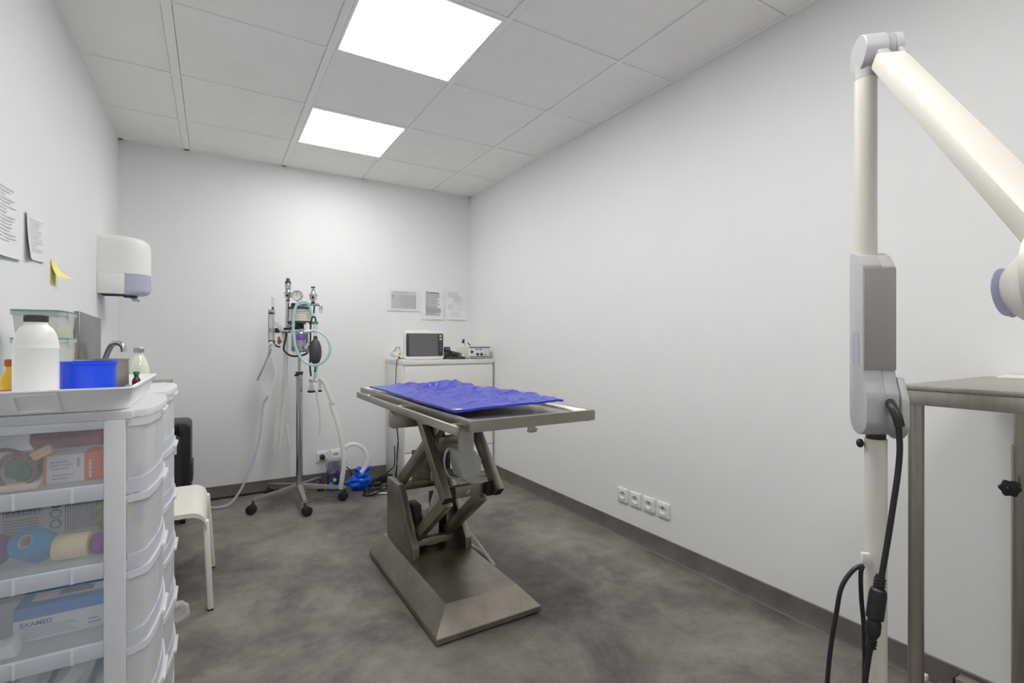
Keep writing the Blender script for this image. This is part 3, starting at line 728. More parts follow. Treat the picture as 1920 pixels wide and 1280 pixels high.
# ------------------------------------------------------------------ anaesthesia stand (own frame: x to the camera's right, y away from the camera)
AX, AY = .505, 3.67
A = thing('anaesthesia_stand', 'anaesthesia machine with chrome valves and vaporizer on a five legged wheeled stand', 'anaesthesia machine', (AX, AY, 0), rot=(0, 0, -TH))
def q(cx, cy, y=0.): return V(((cx-599)/1253, y, 1.617-cy/1253))
R_ = .303
world_c = [(.192, 3.573), (.48, 3.378), (.769, 3.601)]
import_angles = []
Ac = V((.487, 3.685))
hub = V((0, 0, .125))
leg_ang = [math.atan2(y-Ac.y, x-Ac.x) for x, y in world_c]
base_a = leg_ang[1]
for k in range(5):
    a = base_a + k*2*math.pi/5 + TH           # own frame is turned by -TH
    dx, dy = math.cos(a), math.sin(a)
    lg = MB()
    P0, P1 = V((dx*.015, dy*.015, .115)), V((dx*R_, dy*R_, .092))
    sd = V((-dy, dx, 0))
    vs0 = [P0+sd*a_+V((0, 0, b_)) for a_, b_ in ((-.022, -.016), (.022, -.016), (.018, .018), (-.018, .018))]
    vs1 = [P1+sd*a_+V((0, 0, b_)) for a_, b_ in ((-.013, -.012), (.013, -.012), (.011, .008), (-.011, .008))]
    va = [lg.bm.verts.new(p) for p in vs0]; vb = [lg.bm.verts.new(p) for p in vs1]
    for i in range(4): lg.bm.faces.new([va[i], va[(i+1) % 4], vb[(i+1) % 4], vb[i]])
    lg.bm.faces.new(va[::-1]); lg.bm.faces.new(vb)
    bmesh.ops.bevel(lg.bm, geom=lg.bm.edges[:], offset=.004, segments=2, affect='EDGES')
    lo = lg.build('leg', ALU, A)
    cx, cy2 = dx*R_*.985, dy*R_*.985
    MB().cyl((cx, cy2, .085), (cx, cy2, .048), .008).build('caster_stem', DGREY, lo)
    ca = a+1.9+k*.9; ex_, ey_ = math.cos(ca), math.sin(ca)
    wc = V((cx+ex_*.012, cy2+ey_*.012, .03)); wd = V((-ey_, ex_, 0))
    mb = MB()
    for s_ in (-1, 1): mb.lathe([(0, -.010), (.022, -.010), (.0285, -.005), (.030, 0), (.0285, .006), (.02, .010), (0, .010)], wc+wd*(.0135*s_), wd*s_, 22)
    mb.cyl(wc-wd*.012, wc+wd*.012, .012).sph(wc+V((0, 0, .014)), .018)
    mb.build('caster', DARKGAP, lo)
MB().cyl((0, 0, .10), (0, 0, .140), .030, .026).build('hub', ALU, A)
MB().cyl((0, 0, .135), (0, 0, .885), .022, seg=24).build('lower_pole', CHROME, A)
MB().cyl((0, 0, .885), (0, 0, 1.035), .0095).build('upper_pole', CHROME, A)
MB().cyl((0, 0, .880), (0, 0, .900), .024).build('pole_collar', DGREY, A)
MB().sph(q(600, 922, -.035), .02, 14, (1.15, .5, .45), M.Rotation(-.35, 4, 'Y')).cyl(q(600, 925, -.03), q(600, 930, 0), .005).build('height_knob', BLACK, A)
MB().cyl(q(595, 775), q(595, 725), .0105).build('pole_sleeve', BLACK, A)
# absorber canister body
MB().lathe([(0, 0), (.05, 0), (.052, .006), (.052, .012), (.048, .015), (.048, .112), (.052, .115), (.054, .128), (.05, .134), (0, .134)], q(608, 730)).build('absorber_base', CHROME, A)
MB().lathe([(.0495, 0), (.0495, .085)], q(608, 705), seg=32).build('canister_glass', CLEARP, A)
for dx_ in (-.045, .045): MB().cyl(V((dx_+.007, -.03, 1.04)), V((dx_+.007, -.03, 1.16)), .005).build('tie_rod', CHROME, A)
MB().lathe([(0, .03), (.012, .03), (.014, .02), (.018, .018), (.018, 0), (0, 0)], q(590, 690, -.045), (0, -1, 0)).build('drain_tap', CHROME, A)
MB().box(.055, .085, -.03, .0, 1.03, 1.10, .006).cyl((.07, -.03, 1.07), (.07, -.055, 1.07), .014).cyl((.07, -.03, 1.045), (.085, -.05, 1.045), .008).build('relief_valve', CHROME, A)
MB().cyl((.062, -.01, 1.10), (.062, -.01, 1.17), .006).build('valve_rod', CHROME, A)
# manifold
MB().box(-.10, -.02, -.02, .02, 1.185, 1.201, .003).build('manifold_cover', BLACK, A)
MB().cyl((-.10, -.02, 1.175), (-.03, -.02, 1.175), .010).cyl((-.105, -.02, 1.175), (-.09, -.02, 1.175), .014).cyl((-.07, -.02, 1.175), (-.06, -.02, 1.175), .013).build('manifold', CHROME, A)
MB().box(-.05, .05, -.03, .03, 1.165, 1.19, .006).build('head_block', CHROME, A)
MB().cyl((.005, 0, 1.19), (.005, 0, 1.225), .026).build('neck', BLACK, A)
# soda lime dome with purple band
MB().lathe([(.0, .075), (.012, .073), (.022, .06), (.027, .04), (.027, .034)], (.034, -.05, 1.118)).build('dome', CLEARP, A)
MB().lathe([(0, .034), (.027, .034), (.0275, .005), (.022, 0), (0, 0)], (.034, -.05, 1.118)).build('purple_granules', PURP, A)
# vaporizer
vz = q(605, 490).z
MB().lathe([(0, 0), (.066, 0), (.072, .005), (.072, .018), (.066, .02)], (.005, .0, vz), seg=32).build('vaporizer_foot', DGREY, A)
MB().lathe([(.0655, .02), (.0655, .100)], (.005, .0, vz), seg=32).build('vaporizer_glass', CREAM, A)
MB().lathe([(.066, .100), (.073, .102), (.073, .115), (.06, .118), (0, .118)], (.005, .0, vz), seg=32).build('vaporizer_cap', DGREY, A)
for k in range(4):
    MB().lathe([(.0656, 0), (.0662, .0012), (.0656, .0024)], (.005, .0, vz+.035+.016*k), seg=32).build('level_line', mat('olive_print', (150, 148, 120), .6), A)
MB().cyl((-.035, -.055, vz+.02), (-.035, -.055, vz+.1), .006).build('sight_tube', TUBE, A)
mb = MB()
for k in range(5):
    a = math.radians(-78+9*k); c_ = V((.005+.0664*math.cos(a), .0664*math.sin(a), vz+.075)); t_ = V((-math.sin(a), math.cos(a), 0))
    mb.quad(c_-t_*.0035, t_*.0018, (0, 0, .009)); mb.quad(c_+t_*.0005, t_*.003, (0, 0, .0018)); mb.quad(c_+t_*.0005+V((0, 0, .007)), t_*.003, (0, 0, .0018))
mb.build('red_print', RED, A)
MB().lathe([(.026, 0), (.026, .016), (.022, .024), (0, .024)], (-.025, -.01, vz+.118)).build('control_dial', BLACK, A)
MB().box(-.015, .03, -.035, .02, vz+.118, vz+.142, .004).build('top_block', CHROME, A)
# pressure gauge
g = q(600, 250, -.02)
MB().lathe([(0, 0), (.034, 0), (.0365, -.004), (.0365, -.022), (.034, -.026), (.031, -.026), (.031, -.020)], g, (0, 1, 0), 32).build('gauge_case', CHROME, A)
MB().cyl(g+V((0, -.020, 0)), g+V((0, -.019, 0)), .031, seg=32).build('gauge_face', WHITE, A)
mb = MB()
for k in range(11):
    a = math.radians(-45+27*k); c_ = g+V((math.cos(a)*.024, -.021, math.sin(a)*.024)); d_ = V((math.cos(a), 0, math.sin(a)))
    mb.quad(c_-V((0, 0, 0)), d_*.005, V((-d_.z, 0, d_.x))*.0012)
mb.quad(g+V((-.0012, -.0214, -.008)), (.0024, 0, 0), (0, 0, .03)); mb.build('gauge_marks', BLACK, A)
MB().cyl(g+V((0, -.008, -.036)), g+V((0, -.008, -.06)), .007).build('gauge_stem', CHROME, A)
# unidirectional valves
def valve(cx, zb, tall):
    MB().lathe([(0, 0), (.010, 0), (.012, .004), (.012, .012), (.023, .016), (.023, .04), (.028, .044), (.028, .05), (.020, .056), (.012, .075), (0, .076)], (cx, -.01, zb)).build('valve_body', CHROME, A)
    MB().lathe([(0, .010), (.0075, .010), (.009, 0), (0, 0)], (cx+.008, -.033, zb+.028), (0, -1, 0)).build('valve_port', BLACK, A)
    if tall:
        MB().lathe([(0, .07), (.014, .07), (.020, .076), (.020, .098), (.022, .10), (.020, .112), (.014, .115), (.014, .128), (0, .128)], (cx, -.01, zb)).build('valve_collar', CHROME, A)
        MB().lathe([(0, .112), (.0205, .112), (.018, .125), (.013, .129), (.010, .148), (0, .149)], (cx, -.01, zb)).build('valve_cap', DGREY, A)
    else:
        MB().lathe([(0, .07), (.013, .07), (.013, .080), (.010, .083), (.010, .1), (0, .1)], (cx, -.01, zb)).build('valve_collar', CHROME, A)
        MB().lathe([(.0, .094), (.0135, .094), (.0135, .104), (0, .104)], (cx, -.01, zb)).build('valve_cap', DGREY, A)
valve(-.073, q(0, 285).z, True)
MB().tube([q(504, 288, -.01), q(502, 400, -.01), q(500, 480, -.01), q(512, 500, -.01), q(545, 508, -.008), q(575, 508, 0)], .0115, 12).build('valve_pipe', CHROME, A)
MB().cyl(q(505, 296, -.01), q(505, 286, -.01), .013).build('pipe_nut', DGREY, A)
valve(.099, q(0, 302).z, False)
MB().cyl(q(722, 315, -.01), q(722, 300, -.01), .012).build('pipe_nut', DGREY, A)
MB().tube([q(600, 322, -.01), q(700, 324, -.01), q(765, 326, -.01), q(785, 330, -.01), q(790, 350, -.01), q(790, 362, -.01)], .0095, 12).build('outlet_pipe', CHROME, A)
MB().cyl(q(790, 355, -.01), q(788, 400, -.01), .0125, .010).build('pipe_end', CLEARP, A)
# flowmeter on its bracket
fm0, fm1 = q(352, 660), q(394, 368)
MB().box(fm0.x, fm1.x, -.03, -.005, fm0.z+.02, fm1.z-.02, .002).build('flowmeter_tube', clear('flowmeter_acrylic', (236, 237, 239), .35, .15, .2), A)
for xe, me_ in ((fm0.x, DGREY), (fm1.x-.0025, MGREY)): MB().box(xe, xe+.0025, -.032, -.026, fm0.z, fm1.z, .001).build('flowmeter_edge', me_, A)
MB().box(fm0.x, fm1.x, -.032, -.003, fm0.z, fm0.z+.024, .002).box(fm0.x, fm1.x, -.032, -.003, fm1.z-.03, fm1.z-.022, .001).build('flowmeter_ends', BLACK, A)
MB().box(fm0.x, fm1.x, -.032, -.003, fm1.z-.022, fm1.z, .002).build('flowmeter_head', CHROME, A)
MB().cyl(V(((fm0.x+fm1.x)/2, -.018, fm0.z+.03)), V(((fm0.x+fm1.x)/2, -.018, fm1.z-.03)), .004).build('bobbin_tube', WHITE, A)
MB().lathe([(0, .02), (.010, .02), (.013, .012), (.013, 0), (0, 0)], q(378, 656, -.032), (0, -1, 0)).build('flow_knob', WHITE, A)
MB().cyl(q(382, 368, -.018), q(382, 345, -.018), .009, .006).build('tube_fitting', DGREY, A)
MB().lathe([(.0085, 0), (.0085, .025), (.0095, .026), (.0085, .028), (.0085, .05), (.0095, .052), (.0085, .054), (.008, .066)], q(382, 343, -.018)).build('glass_spigot', CLEARP, A)
MB().prism([(q(340, 0).x, q(0, 525).z), (q(408, 0).x, q(0, 525).z), (q(424, 0).x, q(0, 548).z), (q(424, 0).x, q(0, 566).z), (q(340, 0).x, q(0, 566).z)], 'y', .0, .012, .002).build('bracket', BLACK, A)
MB().box(q(420, 0).x, q(500, 0).x, .004, .014, q(0, 562).z, q(0, 545).z, .002).build('bracket_arm', CHROME, A)
MB().cyl(q(425, 665, .0), q(425, 600, .0), .008).cyl(q(430, 640, -.012), q(430, 640, .012), .011).build('brass_fitting', mat('brass', (165, 140, 90), .3, 1.), A)
MB().tube([q(398, 665, -.01), q(410, 680, -.01), q(436, 688, 0)], .006).build('fitting_hose', BLACK, A)
# hoses
MB().tube([q(498, 565, -.02), q(498, 610, -.025), q(484, 675, -.03), q(488, 715, -.035), q(530, 752, -.04), q(590, 765, -.045), q(660, 752, -.03), q(680, 735, -.02)], .0062, 8).build('black_hose', DARKGAP, A)
MB().tube([q(743, 335, -.03), q(741, 400, -.035)], .0058, 8).build('black_hose', DARKGAP, A)
MB().tube([q(756, 470, -.03), q(750, 440, -.03), q(738, 430, -.03), q(722, 445, -.03), q(714, 520, -.035), q(714, 700, -.04), q(706, 850, -.03), q(710, 935, -.02)], .0058, 8).build('black_hose', DARKGAP, A)
MB().cyl(q(741, 405, -.035), q(741, 432, -.033), .004).build('hose_joiner', CLEARP, A)
aq = [q(738, 553, -.07), q(775, 552, -.08), q(820, 566, -.085), q(875, 610, -.085), q(903, 690, -.085), q(888, 765, -.09), q(835, 820, -.095), q(770, 838, -.10), q(705, 815, -.10), q(655, 760, -.10),
      q(622, 690, -.10), q(606, 590, -.10), q(602, 480, -.10), q(608, 390, -.095), q(630, 325, -.085), q(658, 302, -.07), q(688, 310, -.05), q(706, 350, -.035), q(716, 400, -.03), q(716, 440, -.02)]
MB().tube(aq, .0095, 10, 10, rib=.10).build('aqua_hose', AQUA, A)
MB().tube([q(728, 960, .01), q(735, 900, .01), q(742, 850, .01)], .011, 10).build('aqua_hose', AQUA, A)
MB().cyl(q(680, 558, -.065), q(742, 553, -.07), .011).build('hose_connector', WHITE, A)
MB().cyl(q(690, 545, -.045), q(690, 480, -.045), .009).build('elbow', WHITE, A)
# rebreathing bag
MB().lathe([(0, 0), (.012, .002), (.028, .02), (.038, .05), (.041, .085), (.039, .115), (.031, .145), (.021, .163), (.014, .172), (.013, .195), (0, .195)], q(752, 838, -.03), (.0, .0, 1), 24).build('breathing_bag', mat('slate_rubber', (70, 71, 74), .5), A)
MB().lathe([(.0125, 0), (.0125, .03), (.014, .03), (.014, .055), (.010, .058), (.010, .075), (0, .075)], q(750, 596, -.03)).build('bag_mount', CLEARP, A)
MB().lathe([(0, 0), (.020, 0), (.020, .018), (0, .018)], q(750, 493, -.03)).build('green_cap', GREEN, A)
MB().cyl(q(750, 520, -.03), q(750, 493, -.03), .013, .016).build('cap_neck', WHITE, A)
MB().tube([q(745, 845, -.03), q(750, 870, -.03), q(745, 900, -.03)], .005).build('bag_tail', BLACK, A)
# clip and two clear face masks hanging below
MB().box(q(695, 0).x, q(740, 0).x, -.03, -.01, q(0, 985).z, q(0, 962).z, .003).cyl(q(690, 975, -.02), q(765, 985, -.02), .004).build('mask_clip', CHROME, A)
for cx_, w_ in ((708, .024), (762, .012)):
    MB().lathe([(.008, .07), (.010, .055), (w_*.8, .02), (w_, .004)], q(cx_, 1072, -.01 if w_ > .02 else .03)).build('face_mask', clear('mask_plastic', (222, 222, 220), .35, .2, .4), A)
    MB().lathe([(w_*.95, -.003), (w_*1.08, 0), (w_*1.08, .007), (w_*.95, .010)], q(cx_, 1072, -.01 if w_ > .02 else .03)).build('mask_rim', BLACK, A)
# cloudy corrugated hoses hanging behind the flowmeter
MB().tube([q(475, 400, .05), q(468, 480, .05), q(462, 540, .05)], .011, 10, 10, rib=.08).build('cloudy_hose', TUBE, A)
cz = 1.106-(760-640)/274
def q5(cx, cy, y=0.): return V(((430+cx/5.486-561)/274, y, 1.106-((760+cy/5.486)-640)/274))
MB().tube([q(320, 420, .06), q(350, 460, .06), q(400, 520, .06), q(440, 620, .06), q(452, 800, .05), q(445, 1000, .045), q5(465, 150, .04), q5(430, 500, .04)], .0155, 10, 12, rib=.06).build('cloudy_hose', TUBE, A)
MB().tube([q(455, 540, .045), q(468, 640, .03), q(470, 900, .02), q(468, 1100, .02), q5(540, 100, .02), q5(505, 450, .02)], .0155, 10, 14, rib=.06).build('cloudy_hose', TUBE, A)
MB().tube([q5(548, 200, .05), q5(570, 320, .05), q5(592, 430, .05)], .011, 10).build('cloudy_hose', TUBE, A)
MB().tube([q(348, 665, .0), q(333, 750, .01), q(320, 900, .02), q(318, 1100, .02), q5(330, 0, .02), q5(305, 300, .01), q5(262, 520, 0), q5(215, 680, -.02), q5(165, 830, -.05), q5(95, 955, -.09), V((-.47, -.12, .012)), V((-.62, -.15, .012)), V((-.8, -.2, .012))], .0085, 8, 8).build('pale_blue_hose', BLUETUBE, A)
MB().tube([q(750, 960, .03), q(790, 1000, .05), q(850, 1160, .06), q5(1010, 0, .07), q5(1060, 150, .07), q5(1100, 300, .07), q5(1135, 500, .07), q5(1145, 650, .06), q5(1130, 800, .05), q5(1120, 880, .05)], .0165, 10, 14, rib=.07).build('scavenging_hose', TUBE, A)
MB().tube([q5(1135, 480, .10), q5(1170, 445, .11), q5(1230, 440, .13), q5(1310, 490, .15), q5(1355, 590, .15), q5(1345, 670, .14), q5(1300, 740, .12)], .0155, 10, 14, rib=.07).build('scavenging_hose', TUBE, A)
MB().tube([q(725, 1075, .04), q(728, 1150, .05), q5(895, 100, .06), q5(890, 330, .07)], .006, 8).build('thin_hose', TUBE, A)
# spiral booklet hanging on the stand
def qv(p, y): return q(p[0], p[1], y)
BK = thing('spiral_booklet', 'white spiral bound booklet hanging crooked on the anaesthesia stand', 'booklet', (AX, AY, 0), rot=(0, 0, -TH))
c0, c1, c2, c3 = q(394, 700, -.05), q(272, 968, -.05), q(372, 1138, -.045), q(432, 905, -.045)
def bil(u, v): return c0*(1-u)*(1-v)+c1*u*(1-v)+c2*u*v+c3*(1-u)*v
MB().sheet(lambda u, v: bil(u, v)+V((0, .008*math.sin(3*v), 0)), 6, 8, (0, .006, 0)).build('pages', PAPER, BK)
mb = MB()
for i in range(20):
    v = .14+.038*i
    a, b = bil(.14, v), bil(.14+.7*(.7+.3*math.sin(i*5)), v); n_ = bil(.1, v+.014)-bil(.1, v)
    off = V((0, .008*math.sin(3*v)-.0012, 0))
    mb.quad(a+off, b-a, n_)
mb.build('print', mat('pale_ink', (186, 186, 190), .9), BK)
mb = MB()
for i in range(14):
    c_ = bil((i+.5)/14, .005); mb.cyl(c_+V((0, -.005, 0))-(c1-c0).normalized()*.0022, c_+V((0, -.005, 0))+(c1-c0).normalized()*.0022, .006, seg=8)
mb.build('spiral', BLACK, BK)

# ------------------------------------------------------------------ things on the floor by the back wall
pb = thing('patterned_bag', 'purple bag with coloured dots and crumpled clear film on the floor by the sockets', 'bag', (.79, 3.86, 0))
def bagf(u, v, cx=.785, cy=3.875, w_=.062, d_=.048, h=.20):
    a = u*2*math.pi; k = 1+.12*math.sin(5*a+4*v)+.08*math.sin(9*a-6*v)
    return (cx+w_*k*math.cos(a)*(1-.12*v), cy+d_*k*math.sin(a)*(1-.2*v), .001+h*v)
MB().sheet(lambda u, v: bagf(u, v), 32, 10).build('bag', mat('dark_purple_film', (70, 62, 120), .35, noise=.3, nscale=20), pb)
MB().sheet(lambda u, v: bagf(u, v, w_=.066+.012*v, d_=.052+.01*v, h=.10), 40, 8).move(M.Translation((0, 0, .13))).build('clear_film', clear('crumpled_film', (225, 226, 230), .25, .1, .5), pb)
for (a_, z_, r_, c_) in ((-1.0, .15, .014, (90, 190, 225)), (-1.9, .085, .013, (220, 220, 90)), (-1.35, .045, .016, (60, 130, 200)), (-2.3, .05, .017, (70, 170, 200)), (-.75, .09, .012, (150, 70, 140)), (-1.15, .11, .018, (60, 150, 210))):
    k = 1.1; cc = V((.79+.068*math.cos(a_), 3.87+.055*math.sin(a_), z_)); nn = V((math.cos(a_)/.062, math.sin(a_)/.048, 0)).normalized()
    MB().cyl(cc-nn*.004, cc+nn*.003, r_, seg=16).build('dot', mat('dot_%d_%d_%d' % c_, c_, .5), pb)
bb = thing('blue_plastic_bag', 'knotted bright blue plastic bag with a hose end, lying on the floor', 'bag', (.93, 3.78, 0))
MB().blob((.94, 3.775, .056), (.088, .058, .054), .12, 4, 4).build('bag', BLUEBAG, bb)
MB().blob((.95, 3.765, .110), (.045, .035, .028), .22, 6, 3).build('knot', BLUEBAG, bb)
MB().sheet(lambda u, v: (.945+(.02+.045*v)*math.cos(u*5.5)+.02, 3.78+(.015+.025*v)*math.sin(u*5.5), .11+.04*v+.012*math.sin(u*22)*v), 24, 5, (0, 0, .001)).build('loose_end', BLUEBAG, bb)
ps = thing('power_strip', 'black power strip on the floor between the blue bag and the chest', 'power strip', (1.10, 3.84, 0))
mm = M.Translation((1.125, 3.86, 0)) @ M.Rotation(math.radians(22), 4, 'Z')
MB().box(-.11, .09, -.03, .03, 0, .055, .005, 2, mm).build('body', BLACK, ps)
for k in range(3):
    MB().lathe([(0, .001), (.018, .001), (.020, 0)], mm @ V((-.06+.055*k, 0, .055))).build('outlet', DARKGAP, ps)
MB().cyl(mm @ V((-.085, .0, .055)), mm @ V((-.085, 0, .062)), .006).build('switch', RED, ps)
tang = thing('cable_tangle', 'tangle of black and grey cables on the floor next to the exam table', 'cables', (1.02, 3.60, 0))
rn = random.Random(11)
for nm, m_, cnt in (('black_cable', BLACK, 5), ('grey_cable', MGREY, 2)):
    for k in range(cnt):
        pts = []; a = rn.uniform(0, 6)
        for i in range(9):
            a += rn.uniform(.5, .9); r = rn.uniform(.05, .10)
            pts.append((1.03+r*1.2*math.cos(a), 3.62+r*.9*math.sin(a), .006+.008*((i+k) % 3)+.006*k))
        MB().tube(pts, .0042, 6, 5).build(nm, m_, tang)
MB().box(.935, 1.0, 3.585, 3.635, 0, .03, .006).build('adapter', BLACK, tang)
MB().box(1.02, 1.07, 3.66, 3.70, 0.03, .06, .006).build('adapter', BLACK, tang)
MB().tube([(.99, 3.60, .012), (1.04, 3.56, .012), (1.09, 3.55, .010), (1.13, 3.57, .010)], .007, 8).build('white_cable', WHITE, tang)
single(MB().tube([(1.1, 3.83, .058), (1.13, 3.80, .075), (1.17, 3.76, .12), (1.195, 3.745, .16), (1.20, 3.76, .3)], .0042, 6), 'strip_lead', BLACK, 'black lead arching out of the power strip', 'cable', (1.13, 3.8, .06))
single(MB().tube([(XL+.1, YB-.035, .010), (-.2, YB-.03, .010), (.1, YB-.03, .010), (.4, YB-.03, .012), (.55, YB-.035, .014), (.60, YB-.05, .016)], .006, 6), 'skirting_cable', DARKGAP, 'black cable lying along the foot of the back wall', 'cable', (.0, YB-.03, .004))
fpd = thing('foot_pedal', 'black foot pedal on the floor under the sockets on the back wall', 'pedal', (.66, 4.01, 0))
MB().prism([(3.955, 0), (4.05, 0), (4.05, .06), (3.955, .03)], 'x', .60, .72, .005).build('base', BLACK, fpd)
MB().prism([(3.95, .034), (4.05, .066), (4.05, .074), (3.95, .042)], 'x', .61, .71, .003).build('treadle', DGREY, fpd)

# ------------------------------------------------------------------ clear plastic drawer towers on the left
LEV = [.035, .187, .342, .497, .652, .807, .962]
def tower(Y0, Y1, label):
    t = thing('drawer_tower', label, 'drawer tower', (-.34, (Y0+Y1)/2, 0), group='clear drawer towers by the left wall')
    xb, xf = XL+.004, -.151; pw = .034
    
    for ya, yb_ in ((Y0, Y0+.012), (Y1-.012, Y1)):
        for xa in (xb, xf-pw):
            MB().box(xa, xa+pw, ya, yb_, .0, .950, .003).build('post', MILKY, t)
        for k, z in enumerate(LEV[:-1]):
            r_ = MB().box(xb+pw, xf-pw, ya+.001, yb_-.001, z-.012, z+.018, .002).build('side_rail', RIB, t)
            for i in range(4):
                x = xf-pw-.047-.082*i
                if x > xb+pw+.01:
                    yy = ya-.002 if ya == Y0 else yb_-.004
                    MB().box(x-.002, x+.002, yy, yy+.006, z-.011, z+.017).build('rib', MILKY, r_)
        MB().box(xb+pw, xf-pw, ya+.001, yb_-.001, .934, .950, .002).build('side_rail', RIB, t)
    MB().box(xb, xb+.004, Y0+.012, Y1-.012, .02, .95).build('back_panel', FROST, t)
    ya, yb_ = Y0+.016, Y1-.016
    def front(v, inset=0.):
        """plan of the bowed drawer front, v from near to far"""
        N = 26; P = []
        ym, hw = (ya+yb_)/2, (yb_-ya)/2
        for i in range(N+1):
            s_ = -1+2*i/N
            bow = .020*(1-s_*s_)
            cr = .022*(max(0, (abs(s_)-.86)/.14))**2
            P.append((-.127+bow-cr-inset, ym+hw*s_))
        return P
    def wall(mb, plan, z0, z1, th):
        n = len(plan)
        O_ = [[mb.bm.verts.new((x, y, z)) for x, y in plan] for z in (z0, z1)]
        I_ = [[mb.bm.verts.new((x-th, y, z)) for x, y in plan] for z in (z0, z1)]
        for i in range(n-1):
            mb.bm.faces.new([O_[0][i], O_[0][i+1], O_[1][i+1], O_[1][i]]); mb.bm.faces.new([I_[0][i], I_[1][i], I_[1][i+1], I_[0][i+1]])
            mb.bm.faces.new([O_[1][i], O_[1][i+1], I_[1][i+1], I_[1][i]]); mb.bm.faces.new([O_[0][i], I_[0][i], I_[0][i+1], O_[0][i+1]])
        mb.bm.faces.new([O_[0][0], O_[1][0], I_[1][0], I_[0][0]]); mb.bm.faces.new([O_[0][-1], I_[0][-1], I_[1][-1], O_[1][-1]])
        return mb
    tp_ = [(xb, Y0)] + [(x, Y0+(y-Y0)) for x, y in [(xf+.012, Y0)]+front(0, -.010)+[(xf+.012, Y1)]] + [(xb, Y1)]
    MB().prism(tp_, 'z', .951, .967, .003).build('top_panel', clear('milky_lid_plastic', (248, 249, 251), .55, .3, .35), t)
    for k in range(6):
        za, zb = LEV[k]+.012, LEV[k+1]-.020
        d = MB()
        d.box(xb+.012, -.150, ya+.001, yb_-.001, za, za+.002)
        d.box(xb+.012, xb+.014, ya, yb_, za, zb-.012)
        d.box(xb+.014, -.150, ya, ya+.002, za, zb); d.box(xb+.014, -.150, yb_-.002, yb_, za, zb)
        dr = d.build('drawer', FROST, t)
        wall(MB(), front(0), za, zb-.010, .002).build('front_pane', FRONT, dr)
        lip = wall(MB(), front(0, -.006), zb-.008, zb+.007, .012).build('front_lip', MILKY, dr)
        wall(MB(), front(0, -.002), za-.0225, za+.008, .008).build('front_sill', RIB, dr)
        for s_ in (8, 18):
            x, y = front(0)[s_]; MB().box(x-.003, x+.002, y-.003, y+.003, za+.009, zb-.010).build('front_rib', RIB, dr)
        x, y = front(0, -.006)[13]
        MB().box(x-.004, x+.006, y-.05, y+.05, zb-.003, zb+.008, .004).build('pull', MILKY, dr)
        for s_ in (0, -1):
            x, y = front(0)[s_]
            MB().box(-.152, x, y-.001, y+.001, za, zb).build('front_return', FROST, dr)
    return t
tower(1.25, 1.652, 'tall clear plastic drawer tower nearest the camera, under the white tray')
tower(1.658, 2.06, 'second clear plastic drawer tower, behind the near one by the left wall')

# contents of the near tower: top drawer
def dbox(name, label, cat, x0, x1, y0, y1, z0, h, body, group=None, extra=None):
    t = thing(name, label, cat, ((x0+x1)/2, (y0+y1)/2, z0), group=group)
    MB().box(x0, x1, y0, y1, z0, z0+h, .0015).build('carton', body, t)
    return t
f1, f2, f3, f4 = [LEV[k]+.0145 for k in (5, 4, 3, 2)]
ORANGE = mat('orange_card', (226, 112, 66), .7); CARD = mat('white_card', (226, 228, 232), .7); BLUECARD = mat('sky_blue_card', (58, 140, 214), .6)
t = dbox('medicine_box', 'white medicine box with orange end in the top drawer of the near tower', 'box', -.288, -.198, 1.325, 1.385, f1, .056, CARD)
MB().box(-.2265, -.1965, 1.3235, 1.3865, f1-.0003, f1+.0575, .001).build('orange_sleeve', ORANGE, t)
MB().box(-.2895, -.285, 1.3235, 1.3865, f1-.0003, f1+.0575, .001).build('orange_edge', ORANGE, t)
mb = MB(); textlines(mb, (-.278, 1.3243, f1+.026), (.036, 0, 0), (0, 0, .02), 3, 21); textlines(mb, (-.276, 1.3243, f1+.006), (.034, 0, 0), (0, 0, .014), 2, 22)
mb.quad((-.238, 1.3243, f1+.03), (.004, 0, 0), (0, 0, .018)); mb.build('print', mat('lilac_print', (150, 155, 205), .8), t)
mb = MB(); textlines(mb, (-.214, 1.3229, f1+.006), (0, 0, .042), (-.005, 0, 0), 1, 5, .8); mb.build('sleeve_print', CARD, t)
single(MB().blob((-.275, 1.46, f1+.065), (.065, .035, .032), .25, 8, 3), 'mesh_pouch', mat('rose_mesh', (168, 82, 112), .8, noise=.3, nscale=60), 'rose coloured mesh pouch at the back of the top drawer', 'pouch', (-.275, 1.46, f1))
single(MB().tube([(-.295, 1.305, f1+.07), (-.31, 1.30, f1+.062), (-.335, 1.302, f1+.066), (-.35, 1.305, f1+.04), (-.338, 1.30, f1+.01), (-.31, 1.297, f1+.008), (-.295, 1.30, f1+.03), (-.305, 1.305, f1+.055), (-.34, 1.31, f1+.078), (-.40, 1.32, f1+.06)], .0042, 8), 'purple_tubing', mat('plum_rubber', (120, 66, 92), .5),
       'plum coloured rubber tubing looped in the top drawer', 'tubing', (-.32, 1.30, f1))
single(MB().box(-.016, .016, -.008, .008, -.009, .009, .003, 2, M.Translation((-.287, 1.305, f1+.068)) @ M.Rotation(-.5, 4, 'Y')), 'tape_tab', mat('tan_tape', (218, 180, 140), .7), 'small tan tape tab on the plum tubing in the top drawer', 'tape', (-.287, 1.305, f1+.068))
single(MB().box(-.45, -.291, 1.29, 1.318, f1, f1+.013, .004), 'cream_packet', mat('cream_packet_film', (232, 220, 200), .5), 'long cream packet at the front of the top drawer', 'packet', (-.37, 1.304, f1))
single(MB().blob((-.325, 1.37, f1+.03), (.03, .028, .028), .15, 12, 3), 'green_wrap', mat('teal_wrap', (60, 140, 120), .7), 'teal green wrapped bundle behind the plum tubing', 'bundle', (-.325, 1.37, f1))
dbox('drug_carton', 'long white carton lying behind the orange medicine box in the top drawer', 'box', -.36, -.17, 1.405, 1.42, f1, .056, CARD)
